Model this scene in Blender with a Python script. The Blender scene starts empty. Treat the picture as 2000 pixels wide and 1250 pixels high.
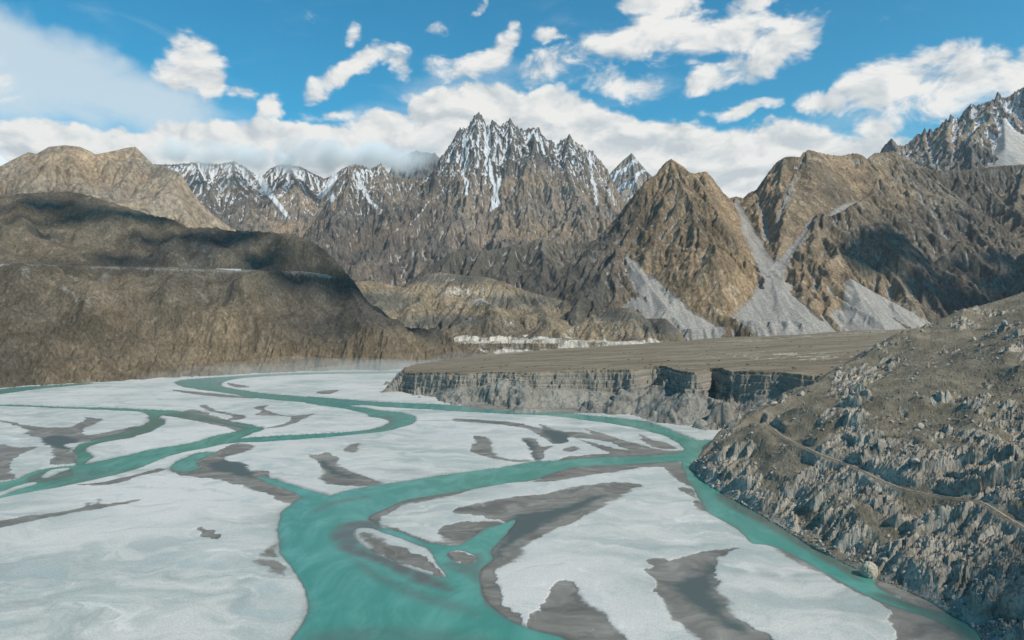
import bpy, math, time
import numpy as np
T0 = time.time()
R = math.radians
D_ = bpy.data
scene = bpy.context.scene
COL = scene.collection

# ---------------------------------------------------------------- camera
H = 200.0
F = 2000 * 24.0 / 36.0
PITCH = math.atan(25.0 / F)
cam = D_.cameras.new("camera")
cam.lens = 24.0
cam.sensor_width = 36.0
cam.clip_start = 1.0
cam.clip_end = 120000.0
camo = D_.objects.new("camera", cam)
COL.objects.link(camo)
camo.location = (0, 0, H)
camo.rotation_euler = (R(90) - PITCH, 0, 0)
scene.camera = camo

# ---------------------------------------------------------------- sun, exposure
SUN_AZ = 127.0      # degrees clockwise from +Y (the view direction)
SUN_EL = 46.0
sun = D_.lights.new("sun", 'SUN')
sun.energy = 4.9
sun.angle = R(0.5)
sun.color = (1.0, 0.93, 0.82)
suno = D_.objects.new("sun", sun)
COL.objects.link(suno)
suno.rotation_euler = (R(90 - SUN_EL), 0, R(180 - SUN_AZ) + R(0))
sd = np.array([math.sin(R(SUN_AZ)) * math.cos(R(SUN_EL)), math.cos(R(SUN_AZ)) * math.cos(R(SUN_EL)), math.sin(R(SUN_EL))])
import mathutils
suno.rotation_euler = mathutils.Vector(sd).to_track_quat('Z', 'Y').to_euler()
scene.view_settings.view_transform = 'Standard'
scene.view_settings.look = 'None'
scene.view_settings.gamma = 1.0
scene.view_settings.exposure = 0.0
scene.view_settings.use_curve_mapping = False
scene.render.engine = 'CYCLES'
scene.cycles.max_bounces = 10
scene.cycles.diffuse_bounces = 2
scene.cycles.glossy_bounces = 2
scene.cycles.transmission_bounces = 2
scene.cycles.volume_bounces = 1
scene.cycles.transparent_max_bounces = 6
scene.cycles.use_denoising = True
scene.cycles.sample_clamp_indirect = 4.0


# ---------------------------------------------------------------- node helpers
class NT:
    def __init__(s, tree):
        s.t = tree

    def n(s, typ, **kw):
        nd = s.t.nodes.new(typ)
        for k, v in kw.items():
            if k.startswith('i_'):
                key = k[2:]
                key = int(key) if key.isdigit() else key.replace('_', ' ')
                sock = nd.inputs[key]
                if isinstance(v, bpy.types.NodeSocket):
                    s.t.links.new(v, sock)
                else:
                    sock.default_value = v
            else:
                setattr(nd, k, v)
        return nd

    def math(s, op, a, b=None, c=None, clamp=False):
        nd = s.t.nodes.new('ShaderNodeMath')
        nd.operation = op
        nd.use_clamp = clamp
        for i, v in enumerate((a, b, c)):
            if v is None:
                continue
            if isinstance(v, bpy.types.NodeSocket):
                s.t.links.new(v, nd.inputs[i])
            else:
                nd.inputs[i].default_value = v
        return nd.outputs[0]

    def ramp(s, x, lo, hi, a=0.0, b=1.0, smooth=True):
        nd = s.t.nodes.new('ShaderNodeMapRange')
        nd.interpolation_type = 'SMOOTHSTEP' if smooth else 'LINEAR'
        s.t.links.new(x, nd.inputs[0])
        nd.inputs[1].default_value = lo
        nd.inputs[2].default_value = hi
        nd.inputs[3].default_value = a
        nd.inputs[4].default_value = b
        return nd.outputs[0]

    def mix(s, f, a, b, mode='MIX'):
        nd = s.t.nodes.new('ShaderNodeMix')
        nd.data_type = 'RGBA'
        nd.blend_type = mode
        for sock, v in ((nd.inputs[0], f), (nd.inputs[6], a), (nd.inputs[7], b)):
            if isinstance(v, bpy.types.NodeSocket):
                s.t.links.new(v, sock)
            else:
                sock.default_value = v if not isinstance(v, tuple) else (*v, 1.0)
        return nd.outputs[2]

    def noise(s, vec, scale, detail=6, rough=0.55, dist=0.0, out=0):
        nd = s.t.nodes.new('ShaderNodeTexNoise')
        s.t.links.new(vec, nd.inputs['Vector'])
        nd.inputs['Scale'].default_value = scale
        nd.inputs['Detail'].default_value = detail
        nd.inputs['Roughness'].default_value = rough
        nd.inputs['Distortion'].default_value = dist
        return nd.outputs[out]

    def attr(s, name):
        nd = s.t.nodes.new('ShaderNodeAttribute')
        nd.attribute_name = name
        return nd.outputs['Fac']

    def scale(s, vec, sc):
        nd = s.t.nodes.new('ShaderNodeVectorMath')
        nd.operation = 'MULTIPLY'
        s.t.links.new(vec, nd.inputs[0])
        nd.inputs[1].default_value = sc
        return nd.outputs[0]

    def link(s, a, b):
        s.t.links.new(a, b)


# ---------------------------------------------------------------- world: sky and distant clouds
w = D_.worlds.new("World")
scene.world = w
w.use_nodes = True
w.node_tree.nodes.clear()
N = NT(w.node_tree)
sky = N.n('ShaderNodeTexSky')
sky.sky_type = 'NISHITA'
sky.sun_disc = False
sky.sun_elevation = R(SUN_EL)
sky.sun_rotation = R(SUN_AZ)
sky.altitude = 2500
sky.air_density = 1.3
sky.dust_density = 0.3
sky.ozone_density = 3.0
tc = N.n('ShaderNodeTexCoord')
dirv = tc.outputs['Generated']
sep = N.n('ShaderNodeSeparateXYZ', i_0=dirv)
az = N.math('ARCTAN2', sep.outputs[0], sep.outputs[1])
hyp = N.math('SQRT', N.math('ADD', N.math('MULTIPLY', sep.outputs[0], sep.outputs[0]), N.math('MULTIPLY', sep.outputs[1], sep.outputs[1])))
el = N.math('ARCTAN2', sep.outputs[2], hyp)
ang = N.n('ShaderNodeCombineXYZ', i_0=az, i_1=el).outputs[0]


def azel(px, py):
    u = (px - 1000) / F
    t = (600 - py) / F
    return math.atan(u), math.atan(t * math.cos(math.atan(u)))


# (px, py, rx, ry, rot_deg, strength)
CUMULUS = [
    (110, 285, 120, 48, 0, 1.6), (250, 290, 140, 48, 0, 1.7), (420, 290, 150, 52, 0, 1.8), (600, 285, 150, 55, 0, 1.9), (560, 330, 260, 40, 0, 1.6), (200, 320, 200, 35, 0, 1.5),
    (740, 275, 110, 52, 0, 1.8), (860, 240, 80, 62, 0, 1.8), (955, 225, 105, 70, 0, 2.0), (1080, 240, 105, 72, 0, 2.0), (830, 310, 90, 40, 0, 1.8),
    (1170, 275, 95, 62, 0, 1.8), (1300, 300, 130, 62, 0, 1.8), (1400, 310, 120, 66, 0, 1.7), (1520, 290, 140, 52, 0, 1.6), (1640, 300, 130, 48, 0, 1.5),
    (1420, 360, 120, 60, 0, 1.5), (1250, 340, 120, 60, 0, 1.7), (1740, 280, 60, 22, 0, 1.1),
    (375, 120, 62, 62, -10, 1.10), (410, 165, 40, 50, -30, 1.17), (350, 150, 50, 45, 0, 1.12),
    (470, 180, 40, 20, 0, 0.92), (530, 205, 26, 40, -15, 0.97),
    (690, 75, 20, 36, -30, 0.87), (700, 135, 105, 26, 28, 1.07), (615, 185, 36, 22, 20, 0.87), (780, 130, 32, 44, 0, 1.02),
    (890, 140, 130, 42, 14, 0.95), (960, 105, 70, 28, 30, 1.07), (860, 60, 40, 20, 20, 0.72), (996, 68, 20, 16, 0, 0.92), (1070, 82, 45, 19, 12, 1.07),
    (1080, 135, 110, 34, 8, 0.88), (1200, 90, 120, 50, 10, 1.03), (1290, 60, 130, 60, 10, 1.03), (1400, 70, 130, 52, 0, 1.03),
    (1210, 160, 110, 42, -12, 0.98), (1480, 120, 140, 48, 18, 1.13), (1380, 160, 60, 40, 0, 1.22), (1530, 95, 80, 36, 0, 1.22),
    (1455, 215, 70, 22, 5, 1.12), (1280, 10, 90, 28, 0, 1.22), (1470, 15, 70, 24, 10, 1.02), (1030, 2, 50, 10, 0, 0.92), (938, 16, 30, 12, 40, 0.82),
    (1600, 205, 52, 30, 0, 1.17), (1700, 170, 100, 60, 0, 1.05), (1790, 155, 110, 52, 0, 1.05), (1900, 150, 120, 58, 10, 1.10), (1990, 130, 90, 50, 20, 1.10),
    (1700, 235, 60, 30, 0, 0.92), (1540, 20, 15, 25, 0, 0.62), (1830, 120, 60, 30, 0, 1.02), (2150, 120, 150, 60, 0, 1.00),
    (-120, 120, 160, 60, 0, 1.00), (650, 222, 90, 16, 0, 0.92), (-100, 300, 150, 50, 0, 0.80), (800, 200, 60, 30, 10, 0.72),
]
VEIL = [
    (60, 120, 190, 70, -25, 1.3), (200, 160, 220, 60, -18, 1.3), (60, 190, 180, 60, 0, 1.0), (100, 160, 120, 50, 0, 1.2),
    (60, 50, 180, 60, -10, 0.3), (700, 20, 400, 50, 0, 0.22), (500, 150, 350, 90, 0, 0.25), (720, 230, 140, 30, 0, 0.6),
    (1300, 170, 300, 60, 0, 0.3), (1750, 240, 260, 70, 0, 0.55), (1800, 60, 300, 60, 0, 0.15), (200, 225, 300, 40, 0, .35),
    (900, 170, 160, 50, 10, .6),
]


def blobfield(lst):
    acc = None
    for (px, py, rx, ry, rot, st) in lst:
        a, e = azel(px, py)
        mp = N.n('ShaderNodeMapping', vector_type='TEXTURE', i_Vector=angw)
        mp.inputs['Location'].default_value = (a, e, 0)
        mp.inputs['Rotation'].default_value = (0, 0, R(rot))
        mp.inputs['Scale'].default_value = (rx * 1.2 / F, ry * 1.12 / F, 1)
        ln = N.n('ShaderNodeVectorMath', operation='DOT_PRODUCT', i_0=mp.outputs[0], i_1=mp.outputs[0]).outputs['Value']
        v = N.math('MULTIPLY', N.math('SUBTRACT', 1.0, ln, clamp=True), st)
        acc = v if acc is None else N.math('SMOOTH_MAX', acc, v, 0.25)
    return acc


# warp the angular position a little so that no outline is a clean ellipse
wn = N.noise(dirv, 9.0, 4, 0.6, 0, 1)
wsub = N.n('ShaderNodeVectorMath', operation='SUBTRACT', i_0=wn, i_1=(0.5, 0.5, 0.5)).outputs[0]
wsc = N.n('ShaderNodeVectorMath', operation='SCALE', i_0=wsub)
wsc.inputs['Scale'].default_value = 0.075
angw = N.n('ShaderNodeVectorMath', operation='ADD', i_0=ang, i_1=wsc.outputs[0]).outputs[0]
bC = blobfield(CUMULUS)
bV = blobfield(VEIL)
dn = N.scale(dirv, (1.0, 1.0, 1.7))
fb = N.noise(dn, 14.0, 10, 0.62, 0.35)
fb2 = N.noise(N.scale(dirv, (1.0, 1.0, 2.6)), 7.0, 8, 0.6, 0.6)
off = N.n('ShaderNodeVectorMath', operation='ADD', i_0=dn, i_1=(0.010, 0.0, 0.022)).outputs[0]
fbo = N.noise(off, 14.0, 6, 0.55, 0.35)
fbs = N.noise(dn, 14.0, 6, 0.55, 0.35)
dC = N.math('ADD', bC, N.math('MULTIPLY', N.math('SUBTRACT', fb, 0.5), 2.1))
aC = N.ramp(dC, 0.50, 1.02)
dV = N.math('ADD', bV, N.math('MULTIPLY', N.math('SUBTRACT', fb2, 0.5), 1.4))
aV = N.math('MULTIPLY', N.ramp(dV, 0.22, 1.2), 0.72)
lit = N.math('ADD', 0.66, N.math('MULTIPLY', N.math('SUBTRACT', fbs, fbo), 4.6), clamp=True)
ccol = N.mix(lit, (0.56, 0.61, 0.64), (0.90, 0.89, 0.86))
hsv = N.n('ShaderNodeHueSaturation', i_Saturation=1.12, i_Value=0.97, i_Color=sky.outputs[0])
skyc = N.mix(1.0, hsv.outputs[0], (0.15, 1.17, 1.18), 'MULTIPLY')
skyb = N.n('ShaderNodeVectorMath', operation='SCALE', i_0=skyc)
skyb.inputs['Scale'].default_value = 0.115
v1 = N.mix(aV, skyb.outputs[0], (0.76, 0.82, 0.84))
v2 = N.mix(aC, v1, ccol)
bg = N.n('ShaderNodeBackground', i_Color=v2)
bg.inputs['Strength'].default_value = 1.0
wo = N.n('ShaderNodeOutputWorld', i_Surface=bg.outputs[0])


# ---------------------------------------------------------------- numpy noise
rng = np.random.RandomState(7)
PERM = rng.permutation(256).astype(np.int32)
PERM = np.concatenate([PERM, PERM, PERM[:2]])
GA = rng.rand(256) * 2 * np.pi
GX = np.cos(GA).astype(np.float32)
GY = np.sin(GA).astype(np.float32)


def perlin(x, y, seed=0):
    x = np.asarray(x, np.float32) + seed * 17.37
    y = np.asarray(y, np.float32) - seed * 31.71
    xi = np.floor(x).astype(np.int32)
    yi = np.floor(y).astype(np.int32)
    xf = x - xi
    yf = y - yi
    xi &= 255
    yi &= 255
    u = xf * xf * xf * (xf * (xf * 6 - 15) + 10)
    v = yf * yf * yf * (yf * (yf * 6 - 15) + 10)
    a = PERM[xi] + yi
    b = PERM[xi + 1] + yi
    h00 = PERM[a]
    h01 = PERM[a + 1]
    h10 = PERM[b]
    h11 = PERM[b + 1]
    n00 = GX[h00] * xf + GY[h00] * yf
    n10 = GX[h10] * (xf - 1) + GY[h10] * yf
    n01 = GX[h01] * xf + GY[h01] * (yf - 1)
    n11 = GX[h11] * (xf - 1) + GY[h11] * (yf - 1)
    nx0 = n00 + u * (n10 - n00)
    nx1 = n01 + u * (n11 - n01)
    return (nx0 + v * (nx1 - nx0)) * 1.5


def fbm(x, y, wl, octv=5, seed=0, gain=0.5, lac=2.03):
    s = 0
    a = 1.0
    f = 1.0 / wl
    t = 0
    for o in range(octv):
        s = s + a * perlin(x * f, y * f, seed + o)
        t += a
        a *= gain
        f *= lac
    return s / t * 1.4


def ridged(x, y, wl, octv=5, seed=0, gain=0.5, lac=2.03):
    s = 0
    a = 1.0
    f = 1.0 / wl
    t = 0
    prev = 1.0
    for o in range(octv):
        n = 1 - np.abs(perlin(x * f, y * f, seed + o)) * 1.6
        n = np.clip(n, 0, 1) ** 2
        s = s + a * n * prev
        prev = np.clip(n * 1.2, 0.2, 1)
        t += a
        a *= gain
        f *= lac
    return s / t


def sstep(x, a, b):
    t = np.clip((x - a) / (b - a), 0, 1)
    return t * t * (3 - 2 * t)


def ray(px, py):
    u = (px - 1000) / F
    v = (625 - py) / F
    return np.array([u, math.cos(PITCH) + v * math.sin(PITCH), v * math.cos(PITCH) - math.sin(PITCH)])


def P3(px, py, D):
    r = ray(px, py)
    t = D / r[1]
    return np.array([r[0] * t, D, H + r[2] * t])


def G(px, py, z=0.0):
    r = ray(px, py)
    t = (z - H) / r[2]
    return np.array([r[0] * t, r[1] * t])


def smooth_closed(pts, n=3):
    p = np.array(pts, float)
    out = []
    m = len(p)
    for i in range(m):
        p0, p1, p2, p3 = p[i - 1], p[i], p[(i + 1) % m], p[(i + 2) % m]
        for k in range(n):
            t = k / n
            out.append(0.5 * ((2 * p1) + (-p0 + p2) * t + (2 * p0 - 5 * p1 + 4 * p2 - p3) * t * t + (-p0 + 3 * p1 - 3 * p2 + p3) * t ** 3))
    return np.array(out)


def smooth_open(pts, n=4):
    p = np.array(pts, float)
    q = np.vstack([2 * p[0] - p[1], p, 2 * p[-1] - p[-2]])
    out = []
    for i in range(1, len(q) - 2):
        p0, p1, p2, p3 = q[i - 1], q[i], q[i + 1], q[i + 2]
        for k in range(n):
            t = k / n
            out.append(0.5 * ((2 * p1) + (-p0 + p2) * t + (2 * p0 - 5 * p1 + 4 * p2 - p3) * t * t + (-p0 + 3 * p1 - 3 * p2 + p3) * t ** 3))
    out.append(p[-1])
    return np.array(out)


def sdist(poly, X, Y, margin=40.0):
    """signed distance, positive inside; poly (n,2) in ground metres"""
    res = np.full(X.shape, -margin, np.float32)
    x0, y0 = poly.min(0) - margin
    x1, y1 = poly.max(0) + margin
    m = (X > x0) & (X < x1) & (Y > y0) & (Y < y1)
    if not m.any():
        return res
    x = X[m].astype(np.float32)
    y = Y[m].astype(np.float32)
    d2 = np.full(x.shape, 1e12, np.float32)
    ins = np.zeros(x.shape, bool)
    n = len(poly)
    for i in range(n):
        ax, ay = poly[i]
        bx, by = poly[(i + 1) % n]
        ex, ey = bx - ax, by - ay
        L = ex * ex + ey * ey + 1e-9
        t = np.clip(((x - ax) * ex + (y - ay) * ey) / L, 0, 1)
        dx = x - ax - t * ex
        dy = y - ay - t * ey
        np.minimum(d2, dx * dx + dy * dy, out=d2)
        if ay != by:
            c = ((ay > y) != (by > y))
            ins ^= c & (x < ex * (y - ay) / (by - ay) + ax)
    d = np.sqrt(d2)
    res[m] = np.clip(np.where(ins, d, -d), -margin, 1e9)
    return res


def pdist(line, X, Y):
    """distance to an open 3-D polyline in plan, and its height at the nearest point"""
    best = np.full(X.shape, 1e12, np.float32)
    zz = np.zeros(X.shape, np.float32)
    for i in range(len(line) - 1):
        ax, ay, az_ = line[i]
        bx, by, bz = line[i + 1]
        ex, ey = bx - ax, by - ay
        L = ex * ex + ey * ey + 1e-9
        t = np.clip(((X - ax) * ex + (Y - ay) * ey) / L, 0, 1)
        d = (X - ax - t * ex) ** 2 + (Y - ay - t * ey) ** 2
        m = d < best
        best = np.where(m, d, best)
        zz = np.where(m, az_ + t * (bz - az_), zz)
    return np.sqrt(best), zz


def tent(lines, X, Y, jag=0.0):
    """highest of the ridge tents; lines = [(pts, slope)]"""
    Z = np.full(X.shape, -1e6, np.float32)
    for pts, sl in lines:
        pts = np.asarray(pts, float)
        for i in range(len(pts) - 1):
            ax, ay, a_z = pts[i]
            bx, by, bz = pts[i + 1]
            ex, ey = bx - ax, by - ay
            L = ex * ex + ey * ey + 1e-9
            t = np.clip(((X - ax) * ex + (Y - ay) * ey) / L, 0, 1)
            d = np.sqrt((X - ax - t * ex) ** 2 + (Y - ay - t * ey) ** 2)
            z = a_z + t * (bz - a_z) - sl * d
            np.maximum(Z, z, out=Z)
    return Z


def spawn(lines, spacing, length, keep, cross, seed, ang=(35, 60), jit=0.35):
    """side spurs standing proud of the flanks of their parents; every line is (pts, slope)"""
    r = np.random.RandomState(seed)
    out = []
    for pts, sl in lines:
        pts = np.asarray(pts, float)
        seg = np.linalg.norm(np.diff(pts[:, :2], axis=0), axis=1)
        cum = np.r_[0, np.cumsum(seg)]
        if cum[-1] < 1:
            continue
        s_ = spacing * r.rand()
        while s_ < cum[-1]:
            i = min(np.searchsorted(cum, s_) - 1, len(seg) - 1)
            i = max(i, 0)
            f = (s_ - cum[i]) / (seg[i] + 1e-9)
            p0 = pts[i] * (1 - f) + pts[i + 1] * f
            d = (pts[i + 1] - pts[i]) / (seg[i] + 1e-9)
            dip = -d[2]
            if dip < 0:
                d = -d
                dip = -dip
            for sd_ in (-1, 1):
                if r.rand() < 0.12:
                    continue
                a = R(ang[0] + (ang[1] - ang[0]) * r.rand())
                if dip < 0.25:
                    a = R(65 + 45 * r.rand())
                ca, sa = math.cos(a), math.sin(a) * sd_
                dirx = d[0] * ca - d[1] * sa
                diry = d[0] * sa + d[1] * ca
                if diry > 0.75:
                    continue
                fall = sl * abs(math.sin(a)) + dip * math.cos(a)
                L_ = length * (0.55 + 0.9 * r.rand())
                kd = keep * (0.85 + 0.3 * r.rand())
                q0 = p0 - np.array([0, 0, 2 + 6 * r.rand()])
                mid = q0 + np.array([dirx * L_ * .5, diry * L_ * .5, -fall * kd * 0.85 * L_ * .5])
                b = a * 0.35 * sd_ * (r.rand() - .2)
                d2x = dirx * math.cos(b) + diry * math.sin(b)
                d2y = -dirx * math.sin(b) + diry * math.cos(b)
                end = mid + np.array([d2x * L_ * .5, d2y * L_ * .5, -fall * kd * 1.2 * L_ * .5])
                out.append((np.array([q0, mid, end]), cross * (0.85 + 0.3 * r.rand())))
            s_ += spacing * (1 + jit * r.randn() * 0.8)if True else 0
            s_ = max(s_, 0)
    return out


def tent_win(Z, g, lines, wx_, wy_, rad):
    """raise Z in place by the tents of many short spurs, each only near itself"""
    for pts, sl in lines:
        x0, y0 = pts[:, 0].min() - rad, pts[:, 1].min() - rad
        x1, y1 = pts[:, 0].max() + rad, pts[:, 1].max() + rad
        i0 = max(int((x0 - g.x0) / g.c), 0)
        i1 = min(int((x1 - g.x0) / g.c) + 1, g.nx)
        j0 = max(int((y0 - g.y0) / g.c), 0)
        j1 = min(int((y1 - g.y0) / g.c) + 1, g.ny)
        if i1 - i0 < 2 or j1 - j0 < 2:
            continue
        sl_ = (slice(j0, j1), slice(i0, i1))
        z = tent([(pts, sl)], wx_[sl_], wy_[sl_])
        Z[sl_] = np.maximum(Z[sl_], z)
    return Z


def erode(Z, cell, n, steps=60, seed=1, batch=12000, cap=5.0, er=0.35, dep=0.25, inertia=0.08):
    """droplet erosion of a height grid, many droplets at a time"""
    r = np.random.RandomState(seed)
    Z = (Z / cell).astype(np.float64)
    ny, nx = Z.shape
    size = nx * ny
    for b in range(max(1, n // batch)):
        x = r.rand(batch) * (nx - 4) + 2
        y = r.rand(batch) * (ny - 4) + 2
        dx = np.zeros(batch)
        dy = np.zeros(batch)
        sp = np.ones(batch)
        wa = np.ones(batch)
        se = np.zeros(batch)
        for s in range(steps):
            xi = x.astype(np.int32)
            yi = y.astype(np.int32)
            fx = x - xi
            fy = y - yi
            k = yi * nx + xi
            zf = Z.ravel()
            z00 = zf[k]
            z10 = zf[k + 1]
            z01 = zf[k + nx]
            z11 = zf[k + nx + 1]
            gx = (z10 - z00) * (1 - fy) + (z11 - z01) * fy
            gy = (z01 - z00) * (1 - fx) + (z11 - z10) * fx
            h = z00 * (1 - fx) * (1 - fy) + z10 * fx * (1 - fy) + z01 * (1 - fx) * fy + z11 * fx * fy
            dx = dx * inertia - gx * (1 - inertia)
            dy = dy * inertia - gy * (1 - inertia)
            l = np.sqrt(dx * dx + dy * dy) + 1e-9
            dx /= l
            dy /= l
            nxp = x + dx
            nyp = y + dy
            ok = (nxp > 1) & (nxp < nx - 3) & (nyp > 1) & (nyp < ny - 3)
            nxc = np.where(ok, nxp, x)
            nyc = np.where(ok, nyp, y)
            xi2 = nxc.astype(np.int32)
            yi2 = nyc.astype(np.int32)
            fx2 = nxc - xi2
            fy2 = nyc - yi2
            k2 = yi2 * nx + xi2
            h2 = zf[k2] * (1 - fx2) * (1 - fy2) + zf[k2 + 1] * fx2 * (1 - fy2) + zf[k2 + nx] * (1 - fx2) * fy2 + zf[k2 + nx + 1] * fx2 * fy2
            dh = h2 - h
            c = np.maximum(-dh, 0.01) * sp * wa * cap
            over = (se > c) | (dh > 0)
            amt = np.where(over, np.where(dh > 0, np.minimum(dh, se), (se - c) * dep), -np.minimum((c - se) * er * 0.1, np.maximum(-dh, 0)))
            amt = np.where(ok, amt, 0)
            se = se - amt
            dd = np.bincount(np.concatenate([k, k + 1, k + nx, k + nx + 1]),
                             weights=np.concatenate([amt * (1 - fx) * (1 - fy), amt * fx * (1 - fy), amt * (1 - fx) * fy, amt * fx * fy]), minlength=size)
            Z += dd.reshape(ny, nx)
            sp = np.sqrt(np.maximum(sp * sp - dh * 2.0, 0.05))
            sp = np.minimum(sp, 4)
            wa *= 0.985
            x = nxc
            y = nyc
    return (Z * cell).astype(np.float32)


def blur(Z, n=1):
    for _ in range(n):
        P = np.pad(Z, 1, mode='edge')
        Z = (P[1:-1, 1:-1] * 4 + (P[:-2, 1:-1] + P[2:, 1:-1] + P[1:-1, :-2] + P[1:-1, 2:]) * 2 + P[:-2, :-2] + P[:-2, 2:] + P[2:, :-2] + P[2:, 2:]) / 16
    return Z


class Grid:
    def __init__(s, x0, x1, y0, y1, cell):
        s.x0, s.y0, s.c = x0, y0, cell
        s.nx = int((x1 - x0) / cell) + 1
        s.ny = int((y1 - y0) / cell) + 1
        s.X, s.Y = np.meshgrid((x0 + np.arange(s.nx) * cell).astype(np.float32), (y0 + np.arange(s.ny) * cell).astype(np.float32))

    def samp(s, Z, X, Y):
        x = np.clip((X - s.x0) / s.c, 0.001, s.nx - 1.001)
        y = np.clip((Y - s.y0) / s.c, 0.001, s.ny - 1.001)
        xi = x.astype(np.int32)
        yi = y.astype(np.int32)
        fx = x - xi
        fy = y - yi
        return (Z[yi, xi] * (1 - fx) * (1 - fy) + Z[yi, xi + 1] * fx * (1 - fy) + Z[yi + 1, xi] * (1 - fx) * fy + Z[yi + 1, xi + 1] * fx * fy)


# ---------------------------------------------------------------- mesh helpers
def tag(o, label=None, cat=None, group=None, kind=None):
    if label:
        o['label'] = label
    if cat:
        o['category'] = cat
    if group:
        o['group'] = group
    if kind:
        o['kind'] = kind
    return o


def grid_mesh(name, X, Y, Z, mat, attrs=None, keep=None, smooth=True, kind='structure', parent=None):
    ny, nx = X.shape
    co = np.stack([X, Y, Z], -1).reshape(-1, 3).astype(np.float32)
    idx = np.arange(nx * ny, dtype=np.int32).reshape(ny, nx)
    q = np.stack([idx[:-1, :-1], idx[:-1, 1:], idx[1:, 1:], idx[1:, :-1]], -1).reshape(-1, 4)
    if keep is not None:
        k = keep
        kf = (k[:-1, :-1] | k[:-1, 1:] | k[1:, 1:] | k[1:, :-1]).reshape(-1)
        q = q[kf]
        used = np.zeros(nx * ny, bool)
        used[q.ravel()] = True
        remap = np.cumsum(used) - 1
        co = co[used]
        q = remap[q].astype(np.int32)
    else:
        used = None
    me = D_.meshes.new(name)
    me.vertices.add(len(co))
    me.vertices.foreach_set('co', co.ravel())
    me.loops.add(len(q) * 4)
    me.loops.foreach_set('vertex_index', q.ravel().astype(np.int32))
    me.polygons.add(len(q))
    me.polygons.foreach_set('loop_start', np.arange(0, len(q) * 4, 4, dtype=np.int32))
    me.polygons.foreach_set('use_smooth', np.full(len(q), smooth, bool))
    me.update(calc_edges=True)
    for k, v in (attrs or {}).items():
        a = me.attributes.new(k, 'FLOAT', 'POINT')
        v = np.asarray(v, np.float32).reshape(-1)
        if used is not None:
            v = v[used]
        a.data.foreach_set('value', v)
    me.materials.append(mat)
    o = D_.objects.new(name, me)
    COL.objects.link(o)
    if parent:
        o.parent = parent
    if kind:
        o['kind'] = kind
    return o


def proj_grid(px0, px1, nu, ys):
    u = (np.linspace(px0, px1, nu) - 1000) / F
    U, Yg = np.meshgrid(u.astype(np.float32), np.asarray(ys, np.float32))
    return U * Yg, Yg


def normals(X, Y, Z):
    ax = np.gradient(X, axis=1); ay = np.gradient(Y, axis=1); az_ = np.gradient(Z, axis=1)
    bx = np.gradient(X, axis=0); by = np.gradient(Y, axis=0); bz = np.gradient(Z, axis=0)
    nx = ay * bz - az_ * by
    ny = az_ * bx - ax * bz
    nz = ax * by - ay * bx
    l = np.sqrt(nx * nx + ny * ny + nz * nz) + 1e-9
    s = np.where(nz < 0, -1, 1)
    return nx / l * s, ny / l * s, nz / l * s


def new_mat(name):
    m = D_.materials.new(name)
    m.use_nodes = True
    m.node_tree.nodes.clear()
    return m, NT(m.node_tree)


def finish(N, col, rough=0.9, bump=None, spec=0.2, bdist=1.0, bstr=1.0):
    bs = N.n('ShaderNodeBsdfPrincipled')
    if isinstance(col, bpy.types.NodeSocket):
        N.link(col, bs.inputs['Base Color'])
    else:
        bs.inputs['Base Color'].default_value = (*col, 1)
    if isinstance(rough, bpy.types.NodeSocket):
        N.link(rough, bs.inputs['Roughness'])
    else:
        bs.inputs['Roughness'].default_value = rough
    bs.inputs['Specular IOR Level'].default_value = spec
    if bump is not None:
        b = N.n('ShaderNodeBump')
        b.inputs['Strength'].default_value = bstr
        b.inputs['Distance'].default_value = bdist
        N.link(bump, b.inputs['Height'])
        N.link(b.outputs[0], bs.inputs['Normal'])
    N.n('ShaderNodeOutputMaterial', i_Surface=bs.outputs[0])
    return bs


def pos(N):
    return N.n('ShaderNodeNewGeometry').outputs['Position']


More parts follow.
